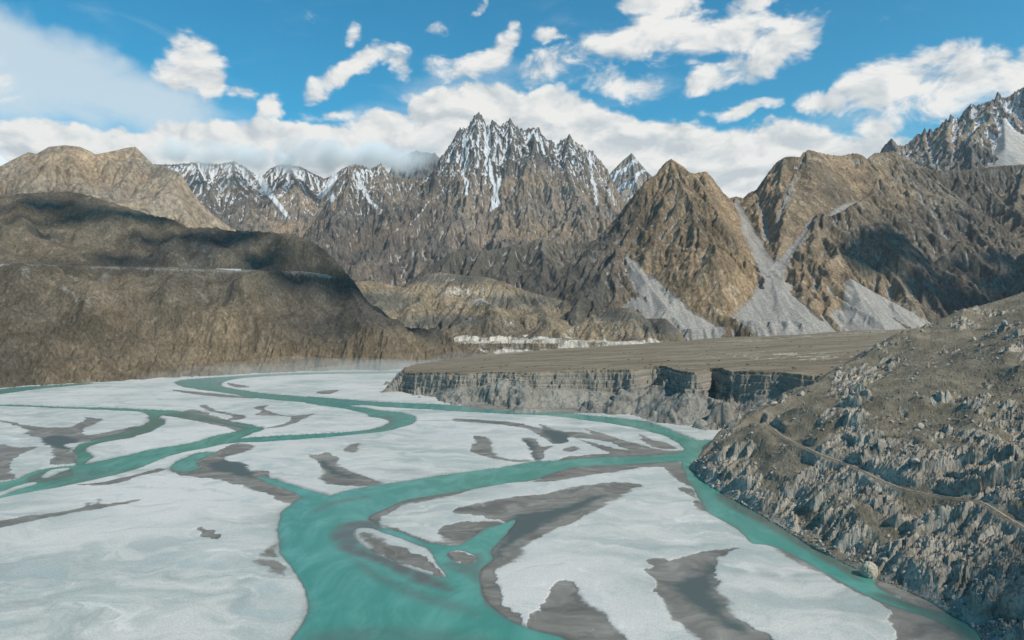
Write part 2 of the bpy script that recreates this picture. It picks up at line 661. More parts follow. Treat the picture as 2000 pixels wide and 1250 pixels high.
def rock_mat(name, dark, mid, light, scree, wl, snowc=(0.58, 0.59, 0.60), bump=1.0, streak=True, light_amt=0.5, grain=1.0):
    """rock with two rock colours, pale veins, scree and snow masks from the mesh; wl = size in metres of the colour patches"""
    m, N = new_mat(name)
    p = pos(N)
    n0 = N.noise(p, 0.16 / wl, 3, 0.55, 0.3)
    n1 = N.noise(p, 1.0 / wl, 9, 0.66, 0.25)
    n2 = N.noise(N.scale(p, (1.0, 1.0, 0.45)), 3.1 / wl, 8, 0.70, 0.2)
    n3 = N.noise(N.scale(p, (1.0, 1.0, 0.3)), 12.0 / wl, 6, 0.7, 0.3)
    c = N.mix(N.ramp(n1, 0.36, 0.64), dark, mid)
    c = N.mix(N.math('MULTIPLY', N.ramp(n2, 0.50, 0.70), light_amt), c, light)
    c = N.mix(1.0, c, N.mix(N.ramp(n3, 0.30, 0.70), tuple(1 - grain * v for v in (.5, .5, .48)), tuple(1 + grain * v for v in (.5, .47, .42))), 'MULTIPLY')
    c = N.mix(1.0, c, N.mix(N.ramp(n0, 0.36, 0.64), (0.64, 0.67, 0.71), (1.22, 1.19, 1.13)), 'MULTIPLY')
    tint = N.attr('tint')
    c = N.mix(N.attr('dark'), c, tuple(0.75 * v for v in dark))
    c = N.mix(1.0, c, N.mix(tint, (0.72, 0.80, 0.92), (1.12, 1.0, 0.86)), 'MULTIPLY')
    sc = N.attr('scree')
    sn = N.noise(p, 20.0 / wl, 5, 0.6, 0.2)
    sc2 = N.math('MULTIPLY', N.ramp(N.math('ADD', sc, N.math('MULTIPLY', N.math('SUBTRACT', n3, 0.5), 1.5)), 0.18, 0.88), 0.92)
    scol = N.mix(N.ramp(sn, 0.35, 0.65), tuple(0.72 * v for v in scree), tuple(1.18 * v for v in scree))
    strk = N.noise(N.scale(p, (1.0, 0.10, 0.10)), 9.0 / wl, 4, 0.6)
    scol = N.mix(1.0, scol, N.mix(N.ramp(strk, 0.32, 0.68), (0.78, 0.78, 0.79), (1.18, 1.17, 1.15)), 'MULTIPLY')
    scol = N.mix(N.math('MULTIPLY', N.ramp(N.noise(p, 40.0 / wl, 4, 0.6), 0.62, 0.70), 0.5), scol, mid)
    c = N.mix(sc2, c, scol)
    sw = N.attr('snow')
    sw2 = N.ramp(N.math('ADD', sw, N.math('MULTIPLY', N.math('SUBTRACT', n3, 0.5), 2.4)), 0.44, 0.66)
    c = N.mix(sw2, c, snowc)
    nb = N.noise(N.scale(p, (1, 1, 0.6)), 14.0 / wl, 10, 0.72, 0.2)
    bmul = N.ramp(sc2, 0, 1, 1.0, 0.25)
    finish(N, c, 0.92, N.math('MULTIPLY', nb, bmul), 0.15, wl * 0.055 * bump, 1.0)
    return m


# ---------------------------------------------------------------- river plain
def cl(pts, n=3):
    g = np.array([G(x, y) for x, y in pts])
    return smooth_closed(g, n)


WATER = [
    # main river from the right down to the bottom edge
    [(540, 1330), (565, 1250), (590, 1215), (603, 1190), (598, 1160), (585, 1135), (570, 1112), (553, 1090), (545, 1065), (541, 1040), (543, 1015), (550, 1000),
     (570, 985), (590, 972), (640, 968), (700, 953), (760, 944), (860, 928), (954, 916), (1026, 904), (1080, 899), (1140, 895), (1200, 891), (1260, 890), (1320, 885), (1334, 878),
     (1345, 862), (1395, 858), (1410, 870), (1372, 893), (1340, 901), (1260, 905), (1200, 909), (1140, 911), (1092, 920), (1044, 938), (990, 944), (930, 955), (875, 964), (800, 976), (763, 990), (733, 1002), (720, 1013),
     (727, 1019), (750, 1031), (788, 1040), (820, 1054), (851, 1062), (896, 1065), (925, 1046), (950, 1030), (980, 1023), (1008, 1014), (1000, 1030), (982, 1052), (960, 1077), (964, 1092), (942, 1112), (939, 1145), (947, 1170),
     (970, 1192), (993, 1210), (1025, 1223), (1060, 1235), (1112, 1252), (1220, 1330)],
    # far strip and bend below the left hill
    [(341, 749), (355, 742), (400, 738), (450, 735), (525, 730), (610, 727), (700, 726), (800, 725), (860, 724), (860, 728), (795, 729), (700, 730), (625, 731), (525, 735), (465, 740), (441, 745), (431, 751), (441, 756), (470, 761),
     (500, 766), (575, 773), (630, 777), (700, 782), (700, 792), (628, 788), (575, 785), (492, 777), (450, 769), (400, 763), (365, 757)],
    # upper branch to the right
    [(600, 774), (675, 780), (750, 785), (850, 789), (950, 795), (1020, 800), (1080, 803), (1140, 810), (1200, 815), (1260, 823), (1299, 835), (1335, 849), (1368, 861), (1392, 865), (1420, 862), (1420, 880), (1380, 890),
     (1332, 888), (1334, 876), (1320, 864), (1299, 853), (1263, 841), (1200, 829), (1158, 823), (1080, 813), (990, 809), (900, 804), (850, 801), (750, 795), (675, 789), (610, 785)],
    # loop and the wide left arm
    [(600, 778), (650, 788), (700, 794), (750, 802), (783, 805), (805, 810), (813, 819), (805, 828), (785, 835), (750, 843), (675, 851), (605, 857), (525, 863), (451, 866), (400, 876), (363, 883), (325, 893), (275, 913),
     (225, 928), (150, 945), (75, 959), (0, 973), (-150, 1000), (-150, 960), (0, 942), (38, 933), (70, 919), (110, 912), (160, 907), (200, 899), (250, 888), (300, 876), (350, 869), (401, 857), (426, 849), (463, 842), (500, 833), (516, 837),
     (490, 848), (470, 856), (500, 853), (575, 849), (650, 845), (700, 841), (733, 836), (755, 828), (756, 820), (725, 815), (713, 808), (675, 799), (600, 788)],
    # left network
    [(-150, 786), (0, 790), (75, 792), (138, 795), (213, 796), (275, 799), (318, 801), (350, 803), (388, 811), (426, 820), (476, 828), (502, 834), (488, 840), (455, 833), (426, 826), (376, 820), (338, 814), (312, 813), (321, 822), (318, 831),
     (288, 845), (238, 858), (200, 865), (166, 876), (183, 890), (175, 900), (160, 909), (148, 905), (150, 890), (144, 878), (160, 867), (190, 857), (235, 846), (268, 835), (287, 825), (290, 813), (283, 806), (250, 803), (175, 800), (100, 797), (0, 793), (-150, 789)],
    # side pool and its outflow
    [(331, 913), (343, 903), (363, 893), (391, 883), (426, 884), (400, 893), (383, 905), (395, 914), (363, 922), (340, 920)],
    [(500, 932), (525, 933), (575, 948), (620, 962), (650, 970), (640, 985), (600, 985), (588, 969), (550, 953), (513, 940)],
    # under the left hill
    [(-150, 778), (0, 760), (33, 756), (100, 752), (175, 748), (173, 751), (75, 760), (25, 767), (-150, 790)],
    # right channel below the rocky hill
    [(1335, 895), (1335, 918), (1350, 948), (1368, 978), (1380, 999), (1425, 1026), (1455, 1047), (1470, 1062), (1511, 1068), (1556, 1089), (1595, 1110), (1640, 1137), (1700, 1167), (1750, 1187), (1820, 1210), (1865, 1232), (1900, 1275), (1920, 1330),
     (2060, 1330), (1960, 1230), (1860, 1165), (1760, 1110), (1660, 1060), (1560, 1000), (1480, 950), (1420, 900), (1400, 870)],
]
ISLANDS = [
    [(690, 1040), (700, 1032), (728, 1033), (775, 1050), (820, 1067), (836, 1073), (851, 1097), (866, 1117), (867, 1128), (838, 1122), (800, 1110), (750, 1087), (713, 1067), (696, 1052)],
    [(876, 1081), (898, 1075), (926, 1085), (930, 1096), (908, 1102), (886, 1095)],
    [(-60, 974), (0, 961), (30, 950), (60, 943), (70, 945), (30, 957), (0, 968)],
    [(78, 933), (100, 919), (140, 914), (120, 921), (95, 932)],
    [(1775, 1202), (1800, 1204), (1850, 1222), (1872, 1250), (1850, 1252), (1815, 1235), (1780, 1216)],
    [(1712, 1142), (1725, 1136), (1790, 1162), (1850, 1186), (1856, 1196), (1810, 1190), (1750, 1166)],
]
MUD = [
    [(880, 998), (930, 985), (963, 980), (1013, 970), (1063, 965), (1125, 952), (1200, 943), (1253, 947), (1225, 965), (1175, 992), (1130, 1015), (1088, 1035), (1050, 1055), (1020, 1080), (1000, 1100), (978, 1110),
     (970, 1132), (975, 1157), (990, 1185), (1020, 1210), (1000, 1225), (960, 1200), (930, 1170), (920, 1130), (935, 1090), (970, 1050), (985, 1020), (940, 1010)],
    [(862, 1034), (900, 1022), (950, 1018), (980, 1024), (930, 1050), (898, 1066), (870, 1058)],
    [(1044, 942), (1092, 918), (1140, 908), (1260, 900), (1299, 900), (1335, 908), (1352, 948), (1332, 943), (1305, 925), (1293, 915), (1260, 914), (1200, 923), (1110, 935)],
    [(1030, 1230), (1048, 1203), (1060, 1180), (1075, 1157), (1098, 1138), (1123, 1137), (1138, 1162), (1155, 1185), (1188, 1200), (1200, 1220), (1223, 1250), (1290, 1330), (1200, 1330), (1100, 1260)],
    [(1258, 1115), (1275, 1112), (1268, 1097), (1290, 1092), (1310, 1098), (1363, 1081), (1400, 1073), (1446, 1070), (1420, 1080), (1398, 1092), (1391, 1115), (1406, 1145), (1418, 1169), (1436, 1199), (1466, 1223), (1505, 1250), (1580, 1330), (1400, 1330),
     (1352, 1250), (1325, 1220), (1310, 1202), (1285, 1167), (1280, 1150), (1275, 1132)],
    [(1511, 1066), (1556, 1087), (1640, 1130), (1760, 1180), (1850, 1215), (1960, 1330), (1790, 1330), (1755, 1250), (1733, 1208), (1718, 1182), (1640, 1144), (1595, 1117), (1540, 1092)],
    [(1700, 1128), (1775, 1150), (1880, 1185), (1880, 1215), (1820, 1200), (1740, 1160)],
    [(-60, 812), (0, 820), (63, 833), (120, 836), (140, 834), (168, 820), (163, 815), (198, 819), (182, 830), (160, 843), (175, 850), (225, 842), (268, 833), (300, 835), (270, 852), (238, 858), (190, 859), (160, 865), (128, 868), (138, 875), (150, 890),
     (152, 903), (130, 908), (95, 908), (105, 883), (88, 870), (78, 865), (75, 856), (50, 848), (55, 840), (0, 824), (-60, 816)],
    [(-100, 872), (0, 869), (15, 867), (30, 874), (75, 873), (50, 885), (25, 900), (22, 920), (25, 936), (0, 940), (-100, 955)],
    [(333, 918), (363, 920), (395, 912), (381, 905), (396, 894), (426, 884), (450, 868), (490, 869), (490, 879), (450, 891), (440, 900), (475, 903), (488, 918), (525, 920), (525, 933), (505, 935), (550, 953), (590, 968), (597, 975), (588, 984), (550, 978), (500, 959),
     (450, 943), (400, 935), (350, 929)],
    [(370, 800), (400, 806), (440, 820), (490, 830), (495, 838), (470, 843), (440, 836), (400, 826), (350, 816)],
    [(670, 880), (685, 870), (703, 867), (698, 884)],
    [(600, 890), (623, 889), (638, 884), (655, 893), (665, 910), (680, 921), (753, 943), (715, 951), (658, 948), (628, 938), (632, 925), (623, 905)],
    [(924, 853), (957, 857), (965, 886), (990, 896), (1038, 902), (1010, 903), (954, 894), (915, 882), (927, 867)],
    [(1020, 857), (1044, 858), (1053, 873), (1077, 872), (1062, 885), (1055, 902), (1041, 900), (1041, 885), (1030, 870)],
    [(890, 818), (960, 822), (1020, 828), (1056, 838), (1056, 828), (1085, 840), (1155, 848), (1230, 866), (1305, 882), (1270, 884), (1230, 880), (1185, 864), (1116, 855), (1110, 864), (1080, 867), (1050, 850), (1029, 838), (960, 828), (890, 823)],
    [(1137, 836), (1160, 843), (1200, 855), (1290, 880), (1240, 872), (1180, 858)],
    [(1125, 857), (1170, 869), (1239, 882), (1330, 880), (1320, 888), (1260, 892), (1185, 893), (1095, 899), (1110, 892), (1188, 886), (1170, 876)],
    [(1020, 797), (1080, 791), (1170, 794), (1230, 806), (1180, 808), (1080, 806)],
    [(333, 761), (376, 765), (440, 771), (510, 778), (451, 777), (376, 770)],
    [(391, 793), (402, 792), (426, 803), (481, 813), (463, 821), (446, 820), (452, 813), (413, 804)],
    [(494, 796), (525, 792), (518, 800), (555, 812), (583, 812), (620, 808), (600, 815), (580, 826), (550, 834), (518, 837), (555, 828), (568, 817), (540, 813), (500, 811), (508, 803)],
    [(-80, 1030), (0, 1018), (88, 1004), (130, 998), (160, 992), (168, 984), (176, 989), (186, 983), (195, 977), (198, 987), (258, 978), (262, 981), (200, 993), (125, 1007), (0, 1033), (-80, 1052)],
    [(150, 948), (200, 942), (288, 922), (318, 915), (325, 920), (275, 931), (213, 948)],
    [(705, 1012), (735, 998), (763, 986), (800, 974), (870, 962), (930, 953), (880, 968), (800, 984), (768, 997), (745, 1015), (745, 1028), (725, 1023)],
    [(745, 1026), (790, 1038), (830, 1056), (880, 1062), (880, 1066), (820, 1058), (770, 1038)],
    [(500, 1096), (520, 1099), (540, 1104), (556, 1125), (545, 1124), (520, 1113), (505, 1106)],
    [(520, 1075), (538, 1064), (542, 1085), (530, 1088)],
    [(1317, 954), (1350, 956), (1360, 972), (1335, 964)],
    [(1353, 985), (1368, 980), (1383, 1000), (1365, 997)],
    [(1245, 846), (1262, 856), (1305, 868), (1320, 876), (1290, 877), (1258, 862)],
    [(388, 1034), (400, 1030), (430, 1045), (428, 1055), (405, 1050)],
    [(700, 1045), (713, 1040), (760, 1062), (800, 1078), (850, 1103), (862, 1128), (838, 1122), (800, 1108), (750, 1085), (715, 1064)],
    [(872, 1083), (900, 1078), (930, 1087), (928, 1098), (905, 1104), (884, 1094)],
    [(620, 765), (660, 762), (650, 769), (625, 770)], [(1100, 878), (1120, 872), (1130, 880), (1110, 884)],
    [(930, 790), (960, 786), (990, 790), (960, 794)], [(440, 748), (470, 752), (490, 756), (460, 757)],
]
SHALLOW = [
    ([(650, 1045), (672, 1024), (720, 1018), (745, 1030), (700, 1050), (715, 1070), (770, 1095), (830, 1120), (878, 1152), (820, 1138), (740, 1098), (675, 1075)], 8.0, 1.0),
    ([(690, 1090), (760, 1130), (840, 1160), (900, 1178), (935, 1202), (870, 1188), (780, 1155), (710, 1115)], 7.0, 0.45),
    ([(615, 998), (640, 982), (700, 970), (720, 972), (660, 984), (630, 996)], 6.0, 0.5),
    ([(560, 1260), (620, 1235), (760, 1225), (900, 1240), (1000, 1270), (900, 1330), (540, 1330)], 12.0, 0.38),
    ([(1390, 1112), (1325, 1137), (1290, 1142), (1325, 1152), (1350, 1177), (1400, 1200), (1440, 1240), (1400, 1177)], 3.0, 0.5),
    ([(865, 1105), (900, 1090), (940, 1080), (945, 1110), (935, 1140), (915, 1125), (885, 1115)], 6.0, 0.55),
    ([(190, 860), (260, 835), (300, 815), (360, 808), (480, 835), (440, 838), (330, 822), (300, 842), (240, 860), (150, 885)], 6.0, 0.55),
    ([(1400, 975), (1500, 1030), (1620, 1100), (1680, 1135), (1600, 1060), (1500, 1005), (1420, 965)], 5.0, 0.75),
    ([(100, 925), (250, 915), (360, 888), (480, 862), (380, 888), (240, 928), (120, 950)], 4.0, 0.3),
    ([(1700, 1160), (1800, 1200), (1900, 1260), (1900, 1330), (1980, 1330), (1880, 1220), (1780, 1170)], 6.0, 0.6),
    ([(60, 945), (140, 930), (130, 915), (60, 930)], 4.0, 0.7),
    ([(720, 818), (765, 812), (770, 830), (730, 842), (680, 848), (740, 832)], 3.0, 0.4),
]
DAMP = [
    [(1290, 1142), (1325, 1137), (1363, 1115), (1380, 1097), (1392, 1110), (1395, 1142), (1405, 1177), (1430, 1215), (1460, 1240), (1420, 1230), (1385, 1195), (1345, 1177), (1322, 1152)],
    [(1000, 1010), (1050, 1000), (1110, 985), (1180, 965), (1150, 985), (1090, 1010), (1040, 1040), (990, 1070), (970, 1090), (985, 1050)],
    [(625, 903), (640, 903), (662, 923), (690, 935), (640, 922)],
    [(80, 860), (110, 850), (150, 860), (155, 880), (110, 875)],
    [(415, 905), (450, 900), (480, 912), (500, 935), (450, 925), (410, 918)],
    [(1020, 860), (1040, 862), (1050, 895), (1040, 895)], [(1060, 840), (1110, 848), (1110, 862), (1080, 864)],
]

pys = np.concatenate([np.linspace(716, 800, 150), np.linspace(800.6, 1000, 260), np.linspace(1000.9, 1345, 300)])
ysn = []
for py in pys[::-1]:
    ysn.append(G(1000, py)[1])
GXX, GYY = proj_grid(-160, 2130, 1350, ysn)
wx = fbm(GXX, GYY, 38, 5, 3, 0.6) * 6.0
wy = fbm(GXX, GYY, 38, 5, 13, 0.6) * 6.0
fade = np.clip(GYY / 900.0, 0.45, 1.3)
XW = GXX + wx * fade * 0.6
YW = GYY + wy * fade * 0.6
MARG = 45.0
sw_ = np.full(GXX.shape, -MARG, np.float32)
for p in WATER:
    sw_ = np.maximum(sw_, sdist(cl(p), XW, YW, MARG))
for p in ISLANDS:
    sw_ = np.minimum(sw_, -sdist(cl(p), XW, YW, MARG))
# ragged, wind-combed edge for the dark damp sand
rx = GXX + wx * 1.0 + 2.6 * fbm(GXX, GYY, 13, 4, 23, 0.65)
ry = GYY + wy * 1.0 + 3.6 * fbm(GXX, GYY, 13, 4, 29, 0.65)
sm = np.full(GXX.shape, -MARG, np.float32)
for p in MUD:
    sm = np.maximum(sm, sdist(cl(p), rx, ry, MARG))
sdm = np.full(GXX.shape, -MARG, np.float32)
for p in DAMP:
    sdm = np.maximum(sdm, sdist(cl(p), rx, ry, MARG))
shal = np.zeros(GXX.shape, np.float32)
for p, soft, st in SHALLOW:
    shal = np.maximum(shal, st * sstep(sdist(cl(p), XW, YW, MARG), -soft, soft * 0.7))
mw_ = 1.3 + 10.0 * sstep(fbm(GXX, GYY, 70, 3, 39), -0.25, 0.45)
mud = sstep((sm + 0.8 * fbm(GXX * 0.4, GYY, 4, 3, 37)) / mw_, -1.0, 1.0)
bankn = fbm(GXX, GYY, 60, 3, 41)
edge = np.exp(-np.clip(-sw_, 0, 60) / (1.2 + 2.2 * np.clip(bankn + 0.25, 0, 1))) * (sw_ < 0.5)
damp = sstep(sdm + 5 * fbm(GXX * 0.5, GYY, 16, 4, 43, 0.6), -6.0, 6.0)
land = np.clip(-sw_, 0, 60)
hgt = np.where(sw_ > 0, -np.minimum(sw_ * 0.12, 1.5), np.clip(land * 0.55, 0, 1.0) * (1 - 0.72 * mud))
hgt = hgt + np.where(sw_ > 0, 0, 0.10 * fbm(GXX, GYY, 25, 4, 51) * np.clip(land / 5, 0, 1)) + 0.02
hgt = hgt + 0.25 * np.clip(fbm(GXX, GYY, 160, 3, 53), 0, 1) * np.clip(land / 20, 0, 1)

m_sand, N = new_mat("river_sand")
p = pos(N)
warp = N.noise(p, 1 / 90., 3, 0.5, 0, 1)
wv = N.n('ShaderNodeVectorMath', operation='SCALE', i_0=warp)
wv.inputs['Scale'].default_value = 120.0
pw = N.n('ShaderNodeVectorMath', operation='ADD', i_0=p, i_1=wv.outputs[0]).outputs[0]
a1 = N.noise(N.scale(pw, (0.35, 1.0, 1.0)), 1 / 45., 7, 0.6, 1.2)
a2 = N.noise(N.scale(pw, (0.25, 1.0, 1.0)), 1 / 20., 9, 0.66, 0.8)
a3 = N.noise(p, 1 / 1.3, 5, 0.75)
a4 = N.noise(p, 1 / 300., 4, 0.5)
sand = N.mix(N.ramp(a1, 0.34, 0.66), (0.295, 0.335, 0.315), (0.49, 0.485, 0.445))
sand = N.mix(N.ramp(a4, 0.38, 0.66), sand, (0.52, 0.51, 0.48))
sand = N.mix(N.math('MULTIPLY', N.ramp(a2, 0.56, 0.72), 0.6), sand, (0.66, 0.65, 0.61))
sand = N.mix(N.math('MULTIPLY', N.ramp(a2, 0.46, 0.34), 0.7), sand, (0.32, 0.38, 0.37))
a5 = N.noise(N.scale(pw, (0.3, 1.0, 1.0)), 1 / 70., 6, 0.6, 0.6)
sand = N.mix(N.math('MULTIPLY', N.ramp(a5, 0.54, 0.70), 0.6), sand, (0.25, 0.275, 0.26))
sand = N.mix(1.0, sand, N.mix(N.ramp(a3, 0.3, 0.7), (0.84, 0.84, 0.84), (1.13, 1.13, 1.13)), 'MULTIPLY')
mudc = N.mix(N.ramp(a1, 0.35, 0.65), (0.135, 0.130, 0.115), (0.20, 0.195, 0.175))
mudc = N.mix(1.0, mudc, N.mix(N.ramp(a2, 0.3, 0.7), (0.72, 0.73, 0.74), (1.30, 1.28, 1.25)), 'MULTIPLY')
mudc = N.mix(N.math('MULTIPLY', N.ramp(N.noise(N.scale(pw, (0.5, 1.0, 1.0)), 1 / 9., 8, 0.68, 1.0), 0.60, 0.72), 0.55), mudc, (0.33, 0.335, 0.31))
mudc = N.mix(N.attr('damp'), mudc, (0.075, 0.095, 0.092))
mm = N.ramp(N.math('ADD', N.math('ADD', N.attr('mud'), N.math('MULTIPLY', N.math('SUBTRACT', a3, 0.5), 0.5)), N.math('MULTIPLY', N.math('SUBTRACT', a2, 0.5), 1.5)), 0.28, 0.74)
c = N.mix(mm, sand, mudc)
c = N.mix(N.math('MULTIPLY', N.attr('edge'), 0.72), c, (0.085, 0.090, 0.080))
frost = N.ramp(a3, 0.60, 0.70)
c = N.mix(N.math('MULTIPLY', frost, N.math('MULTIPLY', N.attr('salt'), 0.8)), c, (0.72, 0.72, 0.70))
bh = N.math('ADD', N.math('MULTIPLY', a3, 0.35), N.math('MULTIPLY', a2, 0.9))
finish(N, c, 0.85, bh, 0.2, 0.6, 0.7)

# salty rims beside the channels
salt = np.exp(-((land - 4.0) / 3.0) ** 2) * np.clip(0.5 + bankn * 1.5, 0, 1) * (sw_ < 0)
grid_mesh("riverbed", GXX, GYY, hgt, m_sand, dict(mud=mud, edge=edge, damp=damp, salt=salt))

m_wat, N = new_mat("river_water")
p = pos(N)
wd = N.attr('shallow')
t1 = N.noise(N.scale(p, (1, 0.55, 1)), 1 / 48., 7, 0.62, 1.4)
t2 = N.noise(p, 1 / 0.9, 3, 0.6, 0.4)
wc = N.mix(N.ramp(t1, 0.35, 0.7), (0.048, 0.200, 0.152), (0.098, 0.282, 0.228))
wc = N.mix(N.attr('far'), wc, (0.07, 0.21, 0.20))
wc = N.mix(wd, wc, (0.095, 0.098, 0.080))
t3 = N.noise(N.scale(p, (1, 0.5, 1)), 1 / 4.5, 4, 0.6, 0.6)
bs = finish(N, wc, 0.20, N.math('ADD', N.math('MULTIPLY', t2, 0.10), N.math('MULTIPLY', t3, 0.16)), 0.28, 1.0, 0.6)
sh2 = np.clip(np.maximum(shal * (1 + 0.5 * fbm(GXX, GYY, 18, 4, 61)), 0.85 * np.exp(-np.clip(sw_, 0, 60) / (1.3 + 3.5 * np.clip(bankn, 0, 1)))), 0, 1)
far = sstep(GYY, 900, 2000)
sk = (slice(None, None, 1), slice(None, None, 2))
grid_mesh("river", GXX[sk], GYY[sk], np.zeros_like(GXX[sk]), m_wat, dict(shallow=sh2[sk], far=far[sk]), keep=(sw_ > -3)[sk])

# ground sheet reaching the horizon
m_gr, N = new_mat("valley_ground")
p = pos(N)
g1 = N.noise(p, 1 / 400., 8, 0.6)
finish(N, N.mix(N.ramp(g1, 0.4, 0.6), (0.30, 0.29, 0.26), (0.22, 0.19, 0.15)), 0.95)
gx, gy = np.meshgrid(np.linspace(-60000, 60000, 61), np.linspace(-60000, 60000, 61))
grid_mesh("ground", gx.astype(np.float32), gy.astype(np.float32), np.full(gx.shape, -4.0, np.float32), m_gr)
print('plain', time.time() - T0)

# ---------------------------------------------------------------- mountains
VC = {}


def L3(pts):
    return np.array([P3(*q) for q in pts])


def massif(name, crest, spurs, bounds, cell, gridspec, mat, warp=60, warpwl=500, ramp_=120, rwl=420, ner=90000, seed=1,
           cslope=1.5, sslope=1.25, sp1=(260, 520, 0.66, 1.5), sp2=(90, 170, 0.72, 1.6), sp3=None, floor=-6.0, cones=(), fine=(14, 60), snowfn=None, screefn=None, postfn=None, skyfix=None, tintfn=None, chutes=(), jag=0.0, steps=60, flute=0, er=0.35, strata=0):
    g = Grid(*bounds[:4], cell)
    X, Y = g.X, g.Y
    wxx = fbm(X, Y, warpwl, 5, seed + 60, 0.5) * warp
    wyy = fbm(X, Y, warpwl, 5, seed + 70, 0.5) * warp
    lines = [(L3(crest), cslope)] + [(L3(s), sslope) for s in spurs]
    # along a crest the warp is gentle so that the skyline stays where it is
    dcr, _ = pdist(lines[0][0], X, Y)
    k = 0.25 + 0.75 * sstep(dcr, 0, 500)
    XW_, YW_ = X + wxx * k, Y + wyy * k
    Z = tent(lines, XW_, YW_)
    if sp1:
        l1 = spawn(lines, sp1[0], sp1[1], sp1[2], sp1[3], seed + 1)
        tent_win(Z, g, l1, XW_, YW_, sp1[1] * 0.6)
        if sp2:
            l2 = spawn(lines + l1, sp2[0], sp2[1], sp2[2], sp2[3], seed + 2)
            tent_win(Z, g, l2, XW_, YW_, sp2[1] * 0.7)
            if sp3:
                l3 = spawn(l1 + l2, sp3[0], sp3[1], sp3[2], sp3[3], seed + 3)
                tent_win(Z, g, l3, XW_, YW_, sp3[1] * 0.7)
            print(name, 'spurs', len(l1), len(l2))
    rd = ridged(X + wyy, Y + wxx, rwl, 6, seed + 80)
    Z = Z + (rd - 0.45) * ramp_ * (0.10 + 0.90 * sstep(dcr, 0, 350)) * sstep(Z, -200, 150)
    scr = np.zeros_like(Z)
    Z = np.maximum(Z, floor - 40)
    if ner:
        Z0_ = Z.copy()
        Z = erode(Z, cell, ner, steps, seed, er=er)
        Z = np.clip(np.nan_to_num(Z, nan=-50), Z0_ - 3.0 * cell, Z0_ + 1.0 * cell)
    for pts, wall in chutes:
        # a gully carved along a line of (px, py, D, half width) and floored with scree
        l3 = L3([q[:3] for q in pts])
        wl3 = l3.copy()
        wl3[:, 2] = [q[3] for q in pts]
        xw2, yw2 = X + wxx * 0.35 + 10 * fbm(X, Y, 60, 3, seed + 90), Y + wyy * 0.35
        dch, zch = pdist(l3, xw2, yw2)
        _, wch = pdist(wl3, xw2, yw2)
        fl_ = zch + np.maximum(dch - wch, 0) * wall - 5 * np.clip(1 - dch / np.maximum(wch, 1), 0, 1)
        lim = dch < wch + 320
        nz_ = np.where(lim, np.minimum(Z, fl_), Z)
        scr = np.where(lim & (dch < wch * 1.05), 1.0, scr)
        near_ = dch < wch
        Z = nz_ if wall < 0.95 else np.where(near_ & (Z < fl_) & (fl_ - Z < 90), fl_, nz_)
    scr = blur(scr, 3)
    for pts, sl in cones:
        cz = tent([(L3(pts), sl)], X + wxx * 0.15, Y + wyy * 0.15) + fbm(X, Y, 90, 3, seed) * 2
        d = cz - Z
        scr = np.maximum(scr, sstep(d, -3, 3))
        Z = np.maximum(Z, cz)
    gz_y, gz_x = np.gradient(Z, cell)
    slope = np.sqrt(gz_x ** 2 + gz_y ** 2)
    conc = blur(Z, 6) - Z
    conc2 = blur(blur(Z, 20), 10) - Z
    # fine mesh
    px0, px1, nu, y0, y1, nyv, pw_ = gridspec
    t = np.linspace(0, 1, nyv) ** pw_
    MX, MY = proj_grid(px0, px1, nu, y0 + (y1 - y0) * t)
    MZ = g.samp(Z, MX, MY)
    ms = g.samp(slope, MX, MY)
    mc = g.samp(conc, MX, MY)
    mc2 = g.samp(conc2, MX, MY)
    msc = g.samp(scr, MX, MY)
    rocky = (1 - msc)
    am, wl = fine
    fn = ridged(MX, MY, wl, 4, seed + 5, 0.6) - 0.4
    MZ = MZ + fn * am * rocky * np.clip(ms, 0.2, 1.3)
    if flute:
        MZ = MZ + flute * (ridged(MX + MY * 0.15, MY * 0.25, wl * 1.5, 3, seed + 15) - 0.4) * rocky * np.clip(ms, 0, 1.5)
    if skyfix is not None:
        sky_px = np.array([q[0] for q in skyfix], float)
        sky_py = np.array([q[1] for q in skyfix], float)
        if jag:
            jx = np.arange(sky_px[0], sky_px[-1], 1.2)
            jy = np.interp(jx, sky_px, sky_py)
            jy = jy - jag * 2.2 * np.clip(np.abs(perlin(jx / 7.0, jx * 0, seed)) + 0.6 * np.abs(perlin(jx / 3.0, jx * 0, seed + 1)) - 0.35, -0.3, 1) * 3
            sky_px, sky_py = jx, jy
        upx = MX[0] / MY[0] * F + 1000
        tgt = (600 - np.interp(upx, sky_px, sky_py)) / F
        cur = ((MZ - H) / MY)
        cur = np.nan_to_num(cur, nan=-9)
        im = cur.argmax(0)
        cu = cur.max(0)
        yr = MY[im, np.arange(MX.shape[1])]
        dz = (tgt - cu) * yr
        ok_ = (upx > sky_px[0]) & (upx < sky_px[-1])
        dz = np.nan_to_num(np.where(ok_, dz, 0))
        kk = np.ones(31) / 31
        dl = np.convolve(np.pad(dz, 15, mode='edge'), kk, 'valid')
        dh = np.clip(dz - dl, -90, 90)
        dl = np.clip(dl, -260, 260)
        DX = np.abs(MY - yr[None, :])
        MZ = MZ + dl[None, :] * np.exp(-(DX / 900.0) ** 2) + dh[None, :] * np.exp(-(DX / (70.0 + 1.0 * np.abs(dh[None, :]))) ** 2)
    if postfn:
        MZ = postfn(MX, MY, MZ)
    px = MX / MY * F + 1000
    py = 600 - (MZ - H) / MY * F
    sn = np.zeros_like(MZ) if snowfn is None else snowfn(MX, MY, MZ, ms, mc, mc2, px, py)
    if screefn is not None:
        msc = np.maximum(msc, screefn(MX, MY, MZ, ms, mc, mc2, px, py))
    ti = 0.5 + 0.5 * fbm(MX, MY + MZ, 700, 4, seed + 9)
    if tintfn is not None:
        ti = tintfn(MX, MY, MZ, ti, px, py)
